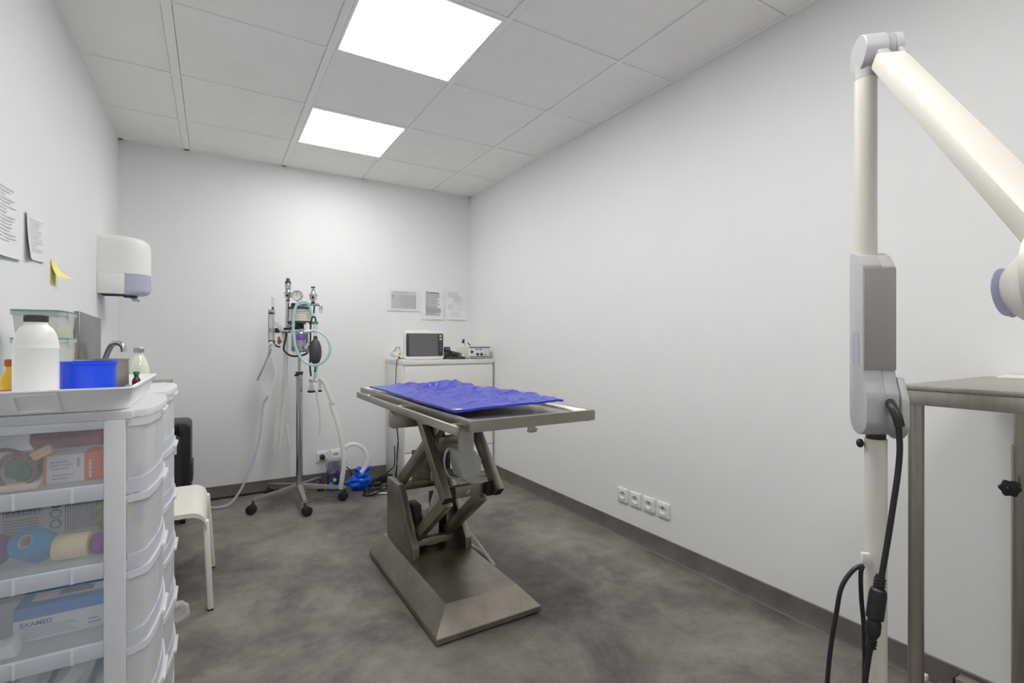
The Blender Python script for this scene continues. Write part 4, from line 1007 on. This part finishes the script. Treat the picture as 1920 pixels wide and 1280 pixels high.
for k, (y, c_, nm) in enumerate(((1.44, (70, 80, 150), 'navy printed white carton standing by the front of the top drawer'), (1.53, (205, 90, 80), 'red printed white carton standing at the far side of the top drawer'))):
    t = dbox('tall_carton', nm, 'box', -.19, -.142, y, y+.05, f1, .10, CARD)
    mb = MB()
    for i in range(3): mb.quad((-.1418, y+.01, f1+.014+.03*i), (0, .022, 0), (0, 0, .012))
    mb.build('print', mat('print_%d' % k, c_, .7), t)
# second drawer: rolls of bandage, printed carton, plant-green pouch
t = dbox('printed_carton', 'grey printed carton with a barcode at the back of the second drawer', 'box', -.40, -.165, 1.42, 1.50, f2, .118, mat('grey_card', (206, 208, 212), .7))
mb = MB()
for i in range(28): mb.quad((-.275+.004*i, 1.4193, f2+.03), (.0018, 0, 0), (0, 0, .075))
for i in range(14): mb.quad((-.372+.0042*i, 1.4193, f2+.075), (.002+.001*(i % 2), 0, 0), (0, 0, .022))
for i in range(7): mb.quad((-.372, 1.4193, f2+.03+.006*i), (.055, 0, 0), (0, 0, .0018))
for i in range(6): mb.box(-.268+.018*i, -.264+.018*i, 1.4190, 1.4195, f2+.108, f2+.111)
mb.build('print', mat('slate_print', (120, 124, 140), .8), t)
mb = MB()
for i in range(3): mb.lathe([(.007, 0), (.0085, .0003), (.010, 0)], (-.29, 1.4195, f2+.092-.022*i), (0, -1, 0), 20)
mb.build('badge', mat('slate_blue_print', (92, 104, 142), .5), t)
def roll(name, label, c_, ax, r, wd, m_, core, group='bandage rolls in the second drawer'):
    t = thing(name, label, 'bandage roll', (c_[0], c_[1], f2), group=group); ax = V(ax).normalized(); c_ = V(c_)
    MB().lathe([(.42*r, -wd/2), (.93*r, -wd/2), (r, -wd/2+.003), (r, wd/2-.003), (.93*r, wd/2), (.42*r, wd/2), (.42*r, -wd/2)], c_, ax, 28).build('wrap', m_, t)
    MB().lathe([(.34*r, -wd/2+.001), (.42*r, -wd/2+.001), (.42*r, wd/2-.001), (.34*r, wd/2-.001), (.34*r, -wd/2+.001)], c_, ax, 24).build('core', core, t)
    return t
COREM = mat('grey_card_core', (190, 188, 184), .8)
roll('bandage_roll', 'blue cohesive bandage roll tilted towards the camera in the second drawer', (-.303, 1.325, f2+.040), (-.35, -.75, .55), .031, .05, mat('petrol_blue_wrap', (22, 140, 196), .75, bump=.3, bscale=300), COREM)
roll('bandage_roll', 'cream bandage roll lying between the blue and the right hand purple roll', (-.245, 1.325, f2+.0245), (1, -.12, 0), .0243, .056, mat('cream_wrap', (240, 224, 180), .75, bump=.3, bscale=300), COREM)
roll('bandage_roll', 'purple bandage roll at the right end of the second drawer', (-.190, 1.325, f2+.0215), (1, -.1, 0), .0213, .042, mat('purple_wrap', (124, 46, 164), .75, bump=.3, bscale=300), COREM)
roll('bandage_roll', 'purple bandage roll at the left edge of the photo in the second drawer', (-.372, 1.328, f2+.040), (-.4, -.8, .35), .031, .05, mat('purple_wrap', (124, 46, 164), .75), COREM)
single(MB().blob((-.185, 1.385, f2+.062), (.032, .026, .03), .3, 15, 3), 'green_pouch', mat('olive_film', (150, 168, 110), .4, noise=.35, nscale=40), 'olive green crumpled pouch above the right hand purple roll', 'pouch', (-.185, 1.385, f2))
t = dbox('navy_carton', 'navy blue carton standing against the front of the second drawer', 'box', -.19, -.14, 1.42+.085, 1.54+.06, f2, .112, mat('navy_card', (92, 108, 168), .7))
# third drawer: glove box
t = dbox('glove_box', 'blue and white glove box lettered EXAMED in the third drawer', 'box', -.336, -.180, 1.335, 1.43, f3, .068, BLUECARD)
MB().box(-.3355, -.194, 1.3338, 1.336, f3+.001, f3+.045, .0004).build('white_label', CARD, t)
text('EXAMED', 'lettering', .0125, (-.326, 1.3332, f3+.031), (1, 0, 0), (0, 0, 1), mat('lettering_blue', (60, 104, 172), .7), t)
mb = MB()
for i in range(5): mb.quad((-.322, 1.3334, f3+.008+.0045*i), (.085-.006*(i % 3), 0, 0), (0, 0, .0011))
textlines(mb, (-.222, 1.3334, f3+.010), (.022, 0, 0), (0, 0, .016), 2, 3); mb.build('print', mat('lilac_print', (150, 155, 205), .8), t)
MB().prism([(-.315, 1.36), (-.19, 1.36), (-.19, 1.40), (-.315, 1.40)], 'z', f3+.067, f3+.0685).build('top_opening', CARD, t)
mb = MB().sheet(lambda u, v: (-.275+.055*u, 1.37+.02*v, f3+.0690+.012*math.sin(math.pi*u)*math.sin(math.pi*v)), 8, 6); mb.build('glove_tip', mat('lilac_glove', (120, 118, 160), .6), t)
single(MB().lathe([(0, 0), (.026, 0), (.026, .055), (.014, .055), (.014, .04), (0, .04)], (-.325, 1.49, f3+.072), (1, .2, 0)), 'gauze_roll', mat('gauze', (226, 224, 210), .9), 'off white gauze roll behind the glove box', 'roll', (-.31, 1.49, f3+.045))
single(MB().box(-.40, -.26, 1.445, 1.55, f3, f3+.044, .003), 'white_packet', CARD, 'white packet under the gauze roll in the third drawer', 'packet', (-.33, 1.5, f3))
single(MB().prism([(-.42, f3), (-.318, f3), (-.326, f3+.028), (-.345, f3+.020), (-.42, f3+.034)], 'y', 1.285, 1.325, .002), 'paper_wrapper', PAPER, 'folded white paper wrapper at the front left of the third drawer', 'wrapper', (-.37, 1.3, f3))
# fourth drawer: flat teal striped packets
TEALC = mat('teal_card', (64, 150, 180), .7)
for k, (x, lb_) in enumerate(((-.36, 'teal striped white packet at the left of the fourth drawer'), (-.285, 'teal striped white packet in the middle of the fourth drawer'), (-.21, 'teal striped white packet at the right of the fourth drawer'))):
    mtx = M.Translation((x+.02, 1.40, f4+.05)) @ M.Rotation(math.radians(38), 4, 'Y')
    t = thing('striped_packet', lb_, 'packet', (x, 1.40, f4), group='striped packets in the fourth drawer')
    MB().box(-.012, .012, -.10, .08, -.055, .055, .002, 2, mtx).build('carton', mat('grey_card', (206, 208, 212), .7), t)
    MB().box(-.0135, .0135, -.1015, .0815, -.045, -.015, .0005, 1, mtx).build('teal_stripe', TEALC, t)
# plastic wrap tied at the far end of the second tower
FM_ = clear('thin_film', (246, 247, 249), .22, .08, .6)
cfb = thing('crumpled_film_bag', 'crumpled clear plastic film bag hanging at the far end of the drawer tower', 'bag', (-.103, 2.08, .135))
MB().blob((-.103, 2.080, .172), (.026, .019, .034), .22, 31, 4).build('film', FM_, cfb)
MB().tube([(-.128, 2.043, .215), (-.118, 2.055, .212), (-.108, 2.070, .195)], lambda t: .004+.006*t, 8).build('twisted_neck', FM_, cfb)

# ------------------------------------------------------------------ white tray on the near tower and what stands in it
TR = thing('storage_tray', 'white rectangular plastic tray on top of the near drawer tower', 'tray', (-.33, 1.46, .968))
tb = [(XL+.02, -.150, 1.268, 1.645, .969), (XL+.008, -.137, 1.222, 1.690, 1.017)]
mb = MB(); th_ = .004
def rr4(x0, x1, y0, y1, r): return [(a, b) for a, b in rrect(x0, x1, y0, y1, r, 5)]
def ringp(mb, P, z): return [mb.bm.verts.new((x, y, z)) for x, y in P]
(x0, x1, y0, y1, z0), (X0, X1, Y0, Y1, Z1) = tb
rs = [ringp(mb, rr4(x0, x1, y0, y1, .03), z0), ringp(mb, rr4(X0, X1, Y0, Y1, .02), Z1-.003), ringp(mb, rr4(X0-.004, X1+.004, Y0-.004, Y1+.004, .022), Z1-.003), ringp(mb, rr4(X0-.004, X1+.004, Y0-.004, Y1+.004, .022), Z1),
      ringp(mb, rr4(X0+th_, X1-th_, Y0+th_, Y1-th_, .018), Z1), ringp(mb, rr4(x0+th_, x1-th_, y0+th_, y1-th_, .028), z0+th_)]
for a, b in zip(rs, rs[1:]):
    n = len(a)
    for i in range(n): mb.bm.faces.new([a[i], a[(i+1) % n], b[(i+1) % n], b[i]])
mb.bm.faces.new(rs[0][::-1]); mb.bm.faces.new(rs[-1])
TRAYM = mat('cool_white_plastic', (240, 241, 243), .4)
mb.build('tray', TRAYM, TR)
# handle recess frame on the near wall, following its slope
def onwall(x, s_, off): return V((x, y0+(Y0-y0)*s_-off, z0+(Z1-z0)*s_-off*.6))
for (xa, xb_, sa, sb) in ((-.315, -.249, .80, .88), (-.315, -.309, .15, .80), (-.255, -.249, .15, .80), (-.315, -.249, .10, .18)):
    mb = MB(); P = [onwall(xa, sa, 0), onwall(xb_, sa, 0), onwall(xb_, sb, 0), onwall(xa, sb, 0)]; n_ = V((0, -.005, -.003))
    v0 = [mb.bm.verts.new(p) for p in P]; v1 = [mb.bm.verts.new(p+n_) for p in P]
    for i in range(4): mb.bm.faces.new([v0[i], v0[(i+1) % 4], v1[(i+1) % 4], v1[i]])
    mb.bm.faces.new(v1); mb.bm.faces.new(v0[::-1]); mb.build('handle_frame', TRAYM, TR)
tf = .9735
j = thing('white_jar', 'large white plastic jar with a ribbed dark grey cap in the tray', 'jar', (-.302, 1.335, tf))
MB().lathe([(0, 0), (.0315, 0), (.0345, .004), (.0345, .118), (.0352, .120), (.0345, .122), (.0338, .132), (.030, .149), (.024, .160), (.0182, .165), (.0172, .168), (.0172, .174), (0, .174)], (-.302, 1.335, tf), seg=40).build('body', WHITE, j)
mb = MB(); cz_ = tf+.171
mb.lathe([(0, .0), (.0178, 0), (.0178, .0125), (.0165, .014), (0, .014)], (-.302, 1.335, cz_), seg=40)
for i in range(36):
    a = 2*math.pi*i/36; mb.box(.0174, .0185, -.0008, .0008, .001, .012, 0, 2, M.Translation((-.302, 1.335, cz_)) @ M.Rotation(a, 4, 'Z'))
mb.build('cap', mat('graphite_plastic', (70, 71, 74), .5), j)
b_ = thing('blue_tub', 'bright blue round plastic tub in the tray in front of a steel pot', 'tub', (-.239, 1.432, tf))
MB().lathe([(0, 0), (.0465, 0), (.0485, .003), (.0505, .082), (.0535, .084), (.0535, .088), (.0490, .088), (.046, .006), (0, .005)], (-.239, 1.432, tf), seg=44).build('tub', BLUETUB, b_)
b_ = thing('steel_pot', 'round stainless steel pot in the tray behind the blue tub', 'pot', (-.236, 1.578, tf))
MB().lathe([(0, 0), (.050, 0), (.0525, .003), (.0525, .086), (.0545, .087), (.0545, .089), (.0512, .089), (.050, .005), (0, .004)], (-.236, 1.578, tf), seg=44).build('pot', STEEL2, b_)
yb = thing('yellow_bottle', 'yellow bottle with a crimped copper cap at the left of the white jar', 'bottle', (-.358, 1.405, tf))
MB().lathe([(0, 0), (0.0144, 0), (0.0158, .003), (0.0158, .052), (0.0130, .062), (0.0079, .072), (0.0068, .076), (0.0068, .082), (0, .082)], (-.358, 1.405, tf)).build('glass', mat('amber_yellow_glass', (226, 180, 40), .15, coat=.5), yb)
MB().lathe([(0.0160, .004), (0.0161, .004), (0.0161, .034), (0.0160, .034)], (-.358, 1.405, tf)).build('pink_label', mat('magenta_label', (206, 24, 124), .6), yb)
MB().lathe([(0.0162, .003), (0.0163, .003), (0.0163, .014), (0.0162, .014)], (-.358, 1.405, tf)).build('blue_band', mat('pale_blue_label', (120, 200, 215), .6), yb)
MB().lathe([(0, .082), (0.0083, .082), (0.0083, .094), (0.0065, .096), (0, .096)], (-.358, 1.405, tf)).build('cap', mat('copper_foil', (176, 100, 50), .35, .7, bump=.4, bscale=200), yb)
mbt = thing('milk_glass_bottle', 'milky glass bottle with an aluminium cap behind the tray', 'bottle', (-.181, 1.752, .967))
MB().lathe([(0, 0), (0.0234, 0), (0.0250, .003), (0.0250, .060), (0.0234, .070), (0.0172, .090), (0.0117, .099), (0.0101, .103), (0.0101, .108), (0, .108)], (-.181, 1.752, .967)).build('glass', mat('milky_glass', (228, 230, 214), .12, coat=.6), mbt)
MB().lathe([(0.0251, .006), (0.0253, .006), (0.0253, .048), (0.0251, .048)], (-.181, 1.752, .967)).build('label', PAPER, mbt)
MB().lathe([(0, .108), (0.0117, .108), (0.0121, .110), (0.0121, .120), (0.0109, .1215), (0, .1215)], (-.181, 1.752, .967)).build('cap', mat('dull_aluminium', (180, 180, 178), .4, .9), mbt)
BROWN = mat('brown_glass', (98, 46, 26), .12, coat=.6)
v1 = thing('brown_vial', 'upright brown glass vial with a green cap at the end of the tray', 'vial', (-.172, 1.615, tf), group='brown vials in the tray')
MB().lathe([(0, 0), (0.0090, 0), (0.0098, .002), (0.0098, .030), (0.0070, .037), (0.0051, .040), (0.0051, .046), (0, .046)], (-.172, 1.615, tf)).build('glass', BROWN, v1)
MB().lathe([(0, .046), (0.0069, .046), (0.0069, .054), (0, .054)], (-.172, 1.615, tf)).build('cap', GREEN, v1)
for k, (x, y, z, m_, nm, lb_) in enumerate(((-.181, 1.520, tf+.012, MGREY, 'brown_vial', 'brown vial with a silver cap lying at the foot of the steel pot'), (-.167, 1.575, tf+.012, BLUETUB, 'brown_vial', 'brown vial with a blue cap lying by the tray wall'))):
    v2 = thing(nm, lb_, 'vial', (x, y, tf), group='brown vials in the tray'); ax = V((.25, -1, .35 if k == 0 else .2))
    MB().lathe([(0, -.02), (0.0090, -.02), (0.0090, .008), (0.0062, .014), (0.0047, .016), (0, .016)], (x, y, z+.004), ax).build('glass', BROWN, v2)
    MB().lathe([(0, .016), (0.0066, .016), (0.0066, .023), (0, .023)], (x, y, z+.004), ax).build('cap', m_, v2)
# clear food boxes with teal lids on the far tower
def fbox(z, h, label, fill, fc):
    x0, x1, y0, y1 = -.462, -.362, 1.815, 2.01
    t = thing('clear_box', label, 'storage box', ((x0+x1)/2, (y0+y1)/2, z), group='clear boxes with teal lids')
    mb = MB(); A_ = ringp(mb, rr4(x0+.006, x1-.006, y0+.006, y1-.006, .014), z); B_ = ringp(mb, rr4(x0, x1, y0, y1, .014), z+h)
    n = len(A_)
    for i in range(n): mb.bm.faces.new([A_[i], A_[(i+1) % n], B_[(i+1) % n], B_[i]])
    mb.bm.faces.new(A_[::-1])
    mb.build('box', clear('food_box_plastic', (226, 228, 224), .3, .2, .4), t)
    MB().prism(rr4(x0-.004, x1+.004, y0-.004, y1+.004, .016), 'z', z+h, z+h+.003, .001, 1).build('lid_seal', mat('teal_seal', (90, 172, 166), .4), t)
    MB().prism(rr4(x0-.003, x1+.003, y0-.003, y1+.003, .016), 'z', z+h-.012, z+h-.0005, .002, 1).build('lid', clear('lid_plastic', (230, 232, 230), .35, .2, .4), t)
    MB().box(x1+.002, x1+.006, (y0+y1)/2-.03, (y0+y1)/2+.03, z+h-.022, z+h-.001, .001).build('latch', clear('lid_plastic', (230, 232, 230), .35, .2, .4), t)
    MB().box(x0+.014, x1-.014, y0+.02, y1-.03, z+.004, z+fill, .004).build('filling', mat('filling_%d_%d_%d' % fc, fc, .8), t)
fbox(.9675, .146, 'lower clear box with a teal lid on the far drawer tower', .08, (226, 214, 212))
fbox(1.1175, .072, 'upper clear box with a teal lid, stacked on the lower one', .026, (228, 224, 168))

# ------------------------------------------------------------------ x-ray stand at the right (own frame: x along the hinge axis to the right, y away)
PH = math.radians(-42.4)
XP = (1.2355, .5195)
X = thing('xray_stand', 'cream and grey dental x-ray stand with a folding arm by the right wall', 'x-ray machine', (XP[0], XP[1], 0), rot=(0, 0, PH))
# mobile base, mostly below the picture
for k in range(4):
    a = math.radians(90*k); dx, dy = math.cos(a), math.sin(a)
    lg = MB().beam((dx*.02, dy*.02, .085), (dx*.21, dy*.21, .075), .045, .03, .006, side=(-dy, dx, 0)).build('base_leg', CREAM, X)
    MB().lathe([(0, -.011), (.022, -.011), (.027, -.005), (.027, .005), (.022, .011), (0, .011)], (dx*.205, dy*.205, .027), (-dy, dx, 0)).cyl((dx*.205, dy*.205, .03), (dx*.205, dy*.205, .062), .007).build('caster', DARKGAP, lg)
MB().cyl((0, 0, .07), (0, 0, .895), .0208, seg=32).build('column', CREAM, X)
MB().cyl((0, 0, .893), (0, 0, .905), .0185, seg=28).build('collar', BLACK, X)
MB().sph((-.028, .006, .883), .010, 12, (.7, 1, 1)).build('lock_knob', BLACK, X)
# hinge housing
body = [(.031, 1.302), (.012, 1.302), (-.010, 1.292), (-.031, 1.268), (-.031, 1.042), (-.036, 1.02), (-.046, .998), (-.048, .985), (-.048, .948)]
for k in range(1, 12):
    a = math.radians(180+180*k/12); body.append((-.009+.040*math.cos(a), .945+.040*math.sin(a)))
body += [(.031, .945)]
MB().prism(body, 'x', -.039, -.002, .003).build('housing', XGREY, X)
up = [(.031, 1.300), (.012, 1.300), (-.010, 1.290), (-.030, 1.266), (-.030, 1.042), (-.036, 1.018), (-.046, .996), (-.046, .960), (.031, .975)]
MB().prism(up, 'x', -.003, .024, .003).build('housing_half', XGREY, X)
MB().prism([(-.0325, 1.262), (-.0325, 1.046), (-.029, 1.046), (-.029, 1.262)], 'x', -.0365, .0238, .001).build('front_panel', XDARK, X)
fl = [(.028, 1.03), (-.030, 1.03), (-.050, .985), (-.052, .945)]
for k in range(1, 12):
    a = math.radians(180+180*k/12); fl.append((-.011+.042*math.cos(a), .940+.042*math.sin(a)))
fl += [(.031, .94)]
MB().prism(fl, 'x', .026, .040, .003).build('hinge_cheek', XGREY, X)
MB().cyl((-.004, -.009, .944), (.030, -.009, .944), .038, seg=32).build('hinge_barrel', mat('hinge_grey', (168, 169, 171), .4), X)
MB().box(-.0398, -.0388, -.016, .014, 1.055, 1.125, .0).build('name_plate', mat('lavender_plate', (172, 173, 186), .4), X)
mb = MB()
for i in range(9): mb.lathe([(0, 0), (.0022, 0)], (-.0399, -.002, 1.064+.0062*i), (-1, 0, 0), 8) if i in (0, 8) else mb.quad((-.0399, .003, 1.064+.0062*i), (0, -.008, 0), (0, 0, .0028))
mb.build('plate_print', XGREY, X)
MB().tube([(-.013, .015, 1.288), (-.013, .015, 1.685)], .0215, 24, 0).build('fixed_arm', CREAM, X)
MB().cyl((-.013, .015, 1.683), (-.013, .015, 1.712), .0218, seg=24).build('arm_collar', XGREY, X)
jz = 1.739
MB().lathe([(0, 0), (.037, 0), (.039, .002), (.039, .044), (.037, .046), (0, .046)], (-.030, .012, jz), (1, 0, 0), 36).build('elbow_disc', XGREY, X)
MB().lathe([(0, 0), (.035, 0), (.035, .012), (0, .012)], (.017, .012, jz), (1, 0, 0), 32).build('elbow_ring', mat('hinge_grey', (168, 169, 171), .4), X)
MB().lathe([(0, 0), (.037, 0), (.037, .014), (0, .014)], (.0295, .012, jz), (1, 0, 0), 32).build('elbow_plate', XGREY, X)
ad = V((0, -.663, -.749)).normalized(); an = V((0, ad.z, -ad.y))         # along the arm, and its underside normal
if an.z > 0: an = -an
Jp = V((.012, .012, jz+.006))
MB().beam(Jp+ad*.0+V((-.010, 0, 0)), Jp+ad*.065+V((-.010, 0, 0)), .026, .034, .006).build('arm_fork', XGREY, X)
MB().beam(Jp+ad*.0+V((.025, 0, 0)), Jp+ad*.065+V((.025, 0, 0)), .012, .034, .004).build('arm_fork', XGREY, X)
MB().beam(Jp+ad*.052, Jp+ad*.82, .058, .034, .007).build('spring_arm', CREAM, X)
Ep = Jp+ad*.84
MB().lathe([(0, 0), (.032, 0), (.034, .002), (.034, .06), (.032, .062), (0, .062)], Ep-V((.031, 0, 0)), (1, 0, 0), 32).build('wrist_disc', XGREY, X)
# tube head
wm = M.Translation((XP[0], XP[1], 0)) @ M.Rotation(PH, 4, 'Z'); wi = wm.inverted()
def loc(px, py, z): return wi @ at_d(px, py, z)
HC_ = loc(2012, 530, .62); tip = loc(1894, 546, .675)
hd = (tip-HC_); hl = hd.length; hd.normalize()
MB().lathe([(0, -.09), (.05, -.088), (.072, -.07), (.080, -.03), (.080, .02), (.072, hl-.050), (.058, hl-.030), (.030, hl-.001), (.0, hl)], HC_, hd, 36).build('tube_head', CREAM, X, angle=50)
MB().lathe([(0, hl), (.022, hl+.001), (.031, hl+.004), (.033, hl+.005), (.033, hl+.0065), (.0, hl+.0065)], HC_, hd, 36).build('collimator', clear('lilac_disc', (170, 170, 205), .35, .2, .3), X)
MB().sph(HC_+hd*(hl+.003)+V((0, 0, -.030))+hd.cross(V((0, 0, 1))).normalized()*.014, .005, 10).build('collimator_screw', WHITE, X)
MB().cyl(Ep, HC_, .02, .03).build('yoke', XGREY, X)
# cable down the front, with an in-line connector, and the loops over the hook
def cb(px, py, z=1.0): return loc(px, py, z)
MB().tube([cb(1667, 752, 1.045), cb(1673, 762, 1.02), cb(1682, 780, 1.005), cb(1687, 800, 1.0)], .009, 12).build('strain_relief', BLACK, X)
MB().tube([cb(1684, 790, 1.002), cb(1687, 840), cb(1683, 890), cb(1675, 945), cb(1665, 1010), cb(1653, 1080)], .0055, 10).build('cable', BLACK, X)
ca, cb2 = cb(1651, 1078), cb(1632, 1215)
dd = (cb2-ca).normalized(); Lc = (cb2-ca).length
MB().lathe([(0, 0), (.008, 0), (.0095, Lc*.17), (.014, Lc*.20), (.0155, Lc*.27), (.0155, Lc*.58), (.011, Lc*.61), (.013, Lc*.66), (.013, Lc*.78), (.008, Lc*.86), (.007, Lc), (0, Lc)], ca, dd, 20).build('connector', BLACK, X)
for k in range(5): MB().lathe([(.0085, 0), (.0105, .001), (.0105, .003), (.0085, .004)], ca+dd*(.006+.0062*k), dd, 16).build('strain_ring', DARKGAP, X)
for k in range(3): MB().lathe([(.0075, 0), (.0095, .001), (.0095, .003), (.0075, .004)], ca+dd*(Lc*.88+.006*k), dd, 16).build('strain_ring', DARKGAP, X)
MB().tube([cb2-dd*.01, cb(1626, 1250), cb(1620, 1300), cb(1612, 1380), cb(1600, 1440)], .005, 10).build('cable', BLACK, X)
hk = loc(1619, 1046, 1.07)
MB().box(hk.x-.004, hk.x+.012, hk.y-.006, hk.y+.006, hk.z-.014, hk.z+.012, .002).cyl((-.016, 0, hk.z-.004), (hk.x, hk.y, hk.z-.004), .005).build('cable_hook', WHITE, X)
MB().tube([loc(1618, 1060, 1.06), loc(1600, 1068, 1.06), loc(1578, 1100, 1.06), loc(1568, 1150, 1.06), loc(1558, 1210, 1.06), loc(1551, 1280, 1.06), loc(1549, 1350, 1.06), loc(1562, 1420, 1.06)], .0046, 8).build('hanging_cable', BLACK, X)
MB().tube([loc(1618, 1060, 1.055), loc(1614, 1075, 1.055), loc(1615, 1120, 1.055), loc(1620, 1180, 1.055), loc(1621, 1260, 1.055), loc(1615, 1340, 1.055), loc(1590, 1420, 1.055)], .0046, 8).build('hanging_cable', BLACK, X)

# ------------------------------------------------------------------ steel trolley table against the right wall
W = thing('steel_table', 'stainless steel table on round legs against the right wall behind the x-ray stand', 'table', (1.71, .1, 0))
MB().box(1.428, 1.990, -.45, .548, .990, 1.002, .002).build('top', STEEL, W)
MB().box(1.436, 1.465, -.44, .54, .955, .990, .001).box(1.465, 1.985, .512, .54, .955, .990, .001).box(1.96, 1.985, -.44, .512, .955, .990, .001).build('apron', STEEL, W)
for x, y in ((1.456, .527), (1.456, -.40), (1.955, -.40)):
    MB().cyl((x, y, .085), (x, y, .957), .0158, seg=24).build('leg', STEEL2, W)
lg = MB().cyl((1.955, .464, .72), (1.955, .464, .957), .0155, seg=20).build('inner_leg', STEEL2, W)
MB().cyl((1.955, .464, .080), (1.955, .464, .812), .0192, seg=24).build('outer_leg', STEEL2, W)
kx = at_d(1893, 915, 1.365)
mb = MB(); P = []
for k in range(48):
    a = 2*math.pi*k/48; r_ = .0215+.0022*math.cos(6*a); P.append((r_*math.cos(a), r_*math.sin(a)))
mtx = M.Translation(kx) @ align((-.85, -.35, .05))
mb.prism(P, 'z', -.006, .008, .002, 2, mtx).cyl(kx, V((1.955, .464, kx.z)), .007).sph(kx+V((-.007, 0, 0)), .007)
mb.build('clamp_knob', BLACK, W)
MB().box(1.44, 1.485, -.42, .54, .055, .088, .003).build('foot_beam', STEEL, W)
fb = MB().box(1.935, 1.980, -.42, .603, .045, .082, .003).build('foot_beam', STEEL, W)
MB().box(1.937, 1.978, .603, .609, .047, .080, .001).build('end_cap', BLACK, fb)
for x, y in ((1.462, .50), (1.462, -.38), (1.957, -.38), (1.925, .585)):
    MB().lathe([(0, -.010), (.020, -.010), (.025, -.004), (.025, .004), (.020, .010), (0, .010)], (x, y, .025), (1, 0, 0)).cyl((x, y, .025), (x, y, .050), .008).build('caster', DGREY, W)
MB().box(1.90, 1.925, .60, .665, .038, .048, .003).cyl((1.912, .63, .047), (1.912, .63, .056), .006).build('brake_lever', CHROME, W)
MB().box(1.902, 1.925, .663, .69, .046, .062, .003).build('brake_pad', WHITE, W)
c_ = at_z(1853, 707.5, 1.0025)
single(MB().box(1.90, 1.985, .20, .50, 1.002, 1.010, .002), 'white_plate', WHITE, 'thin white plate lying at the wall side of the steel table', 'plate', (1.94, .35, 1.002))
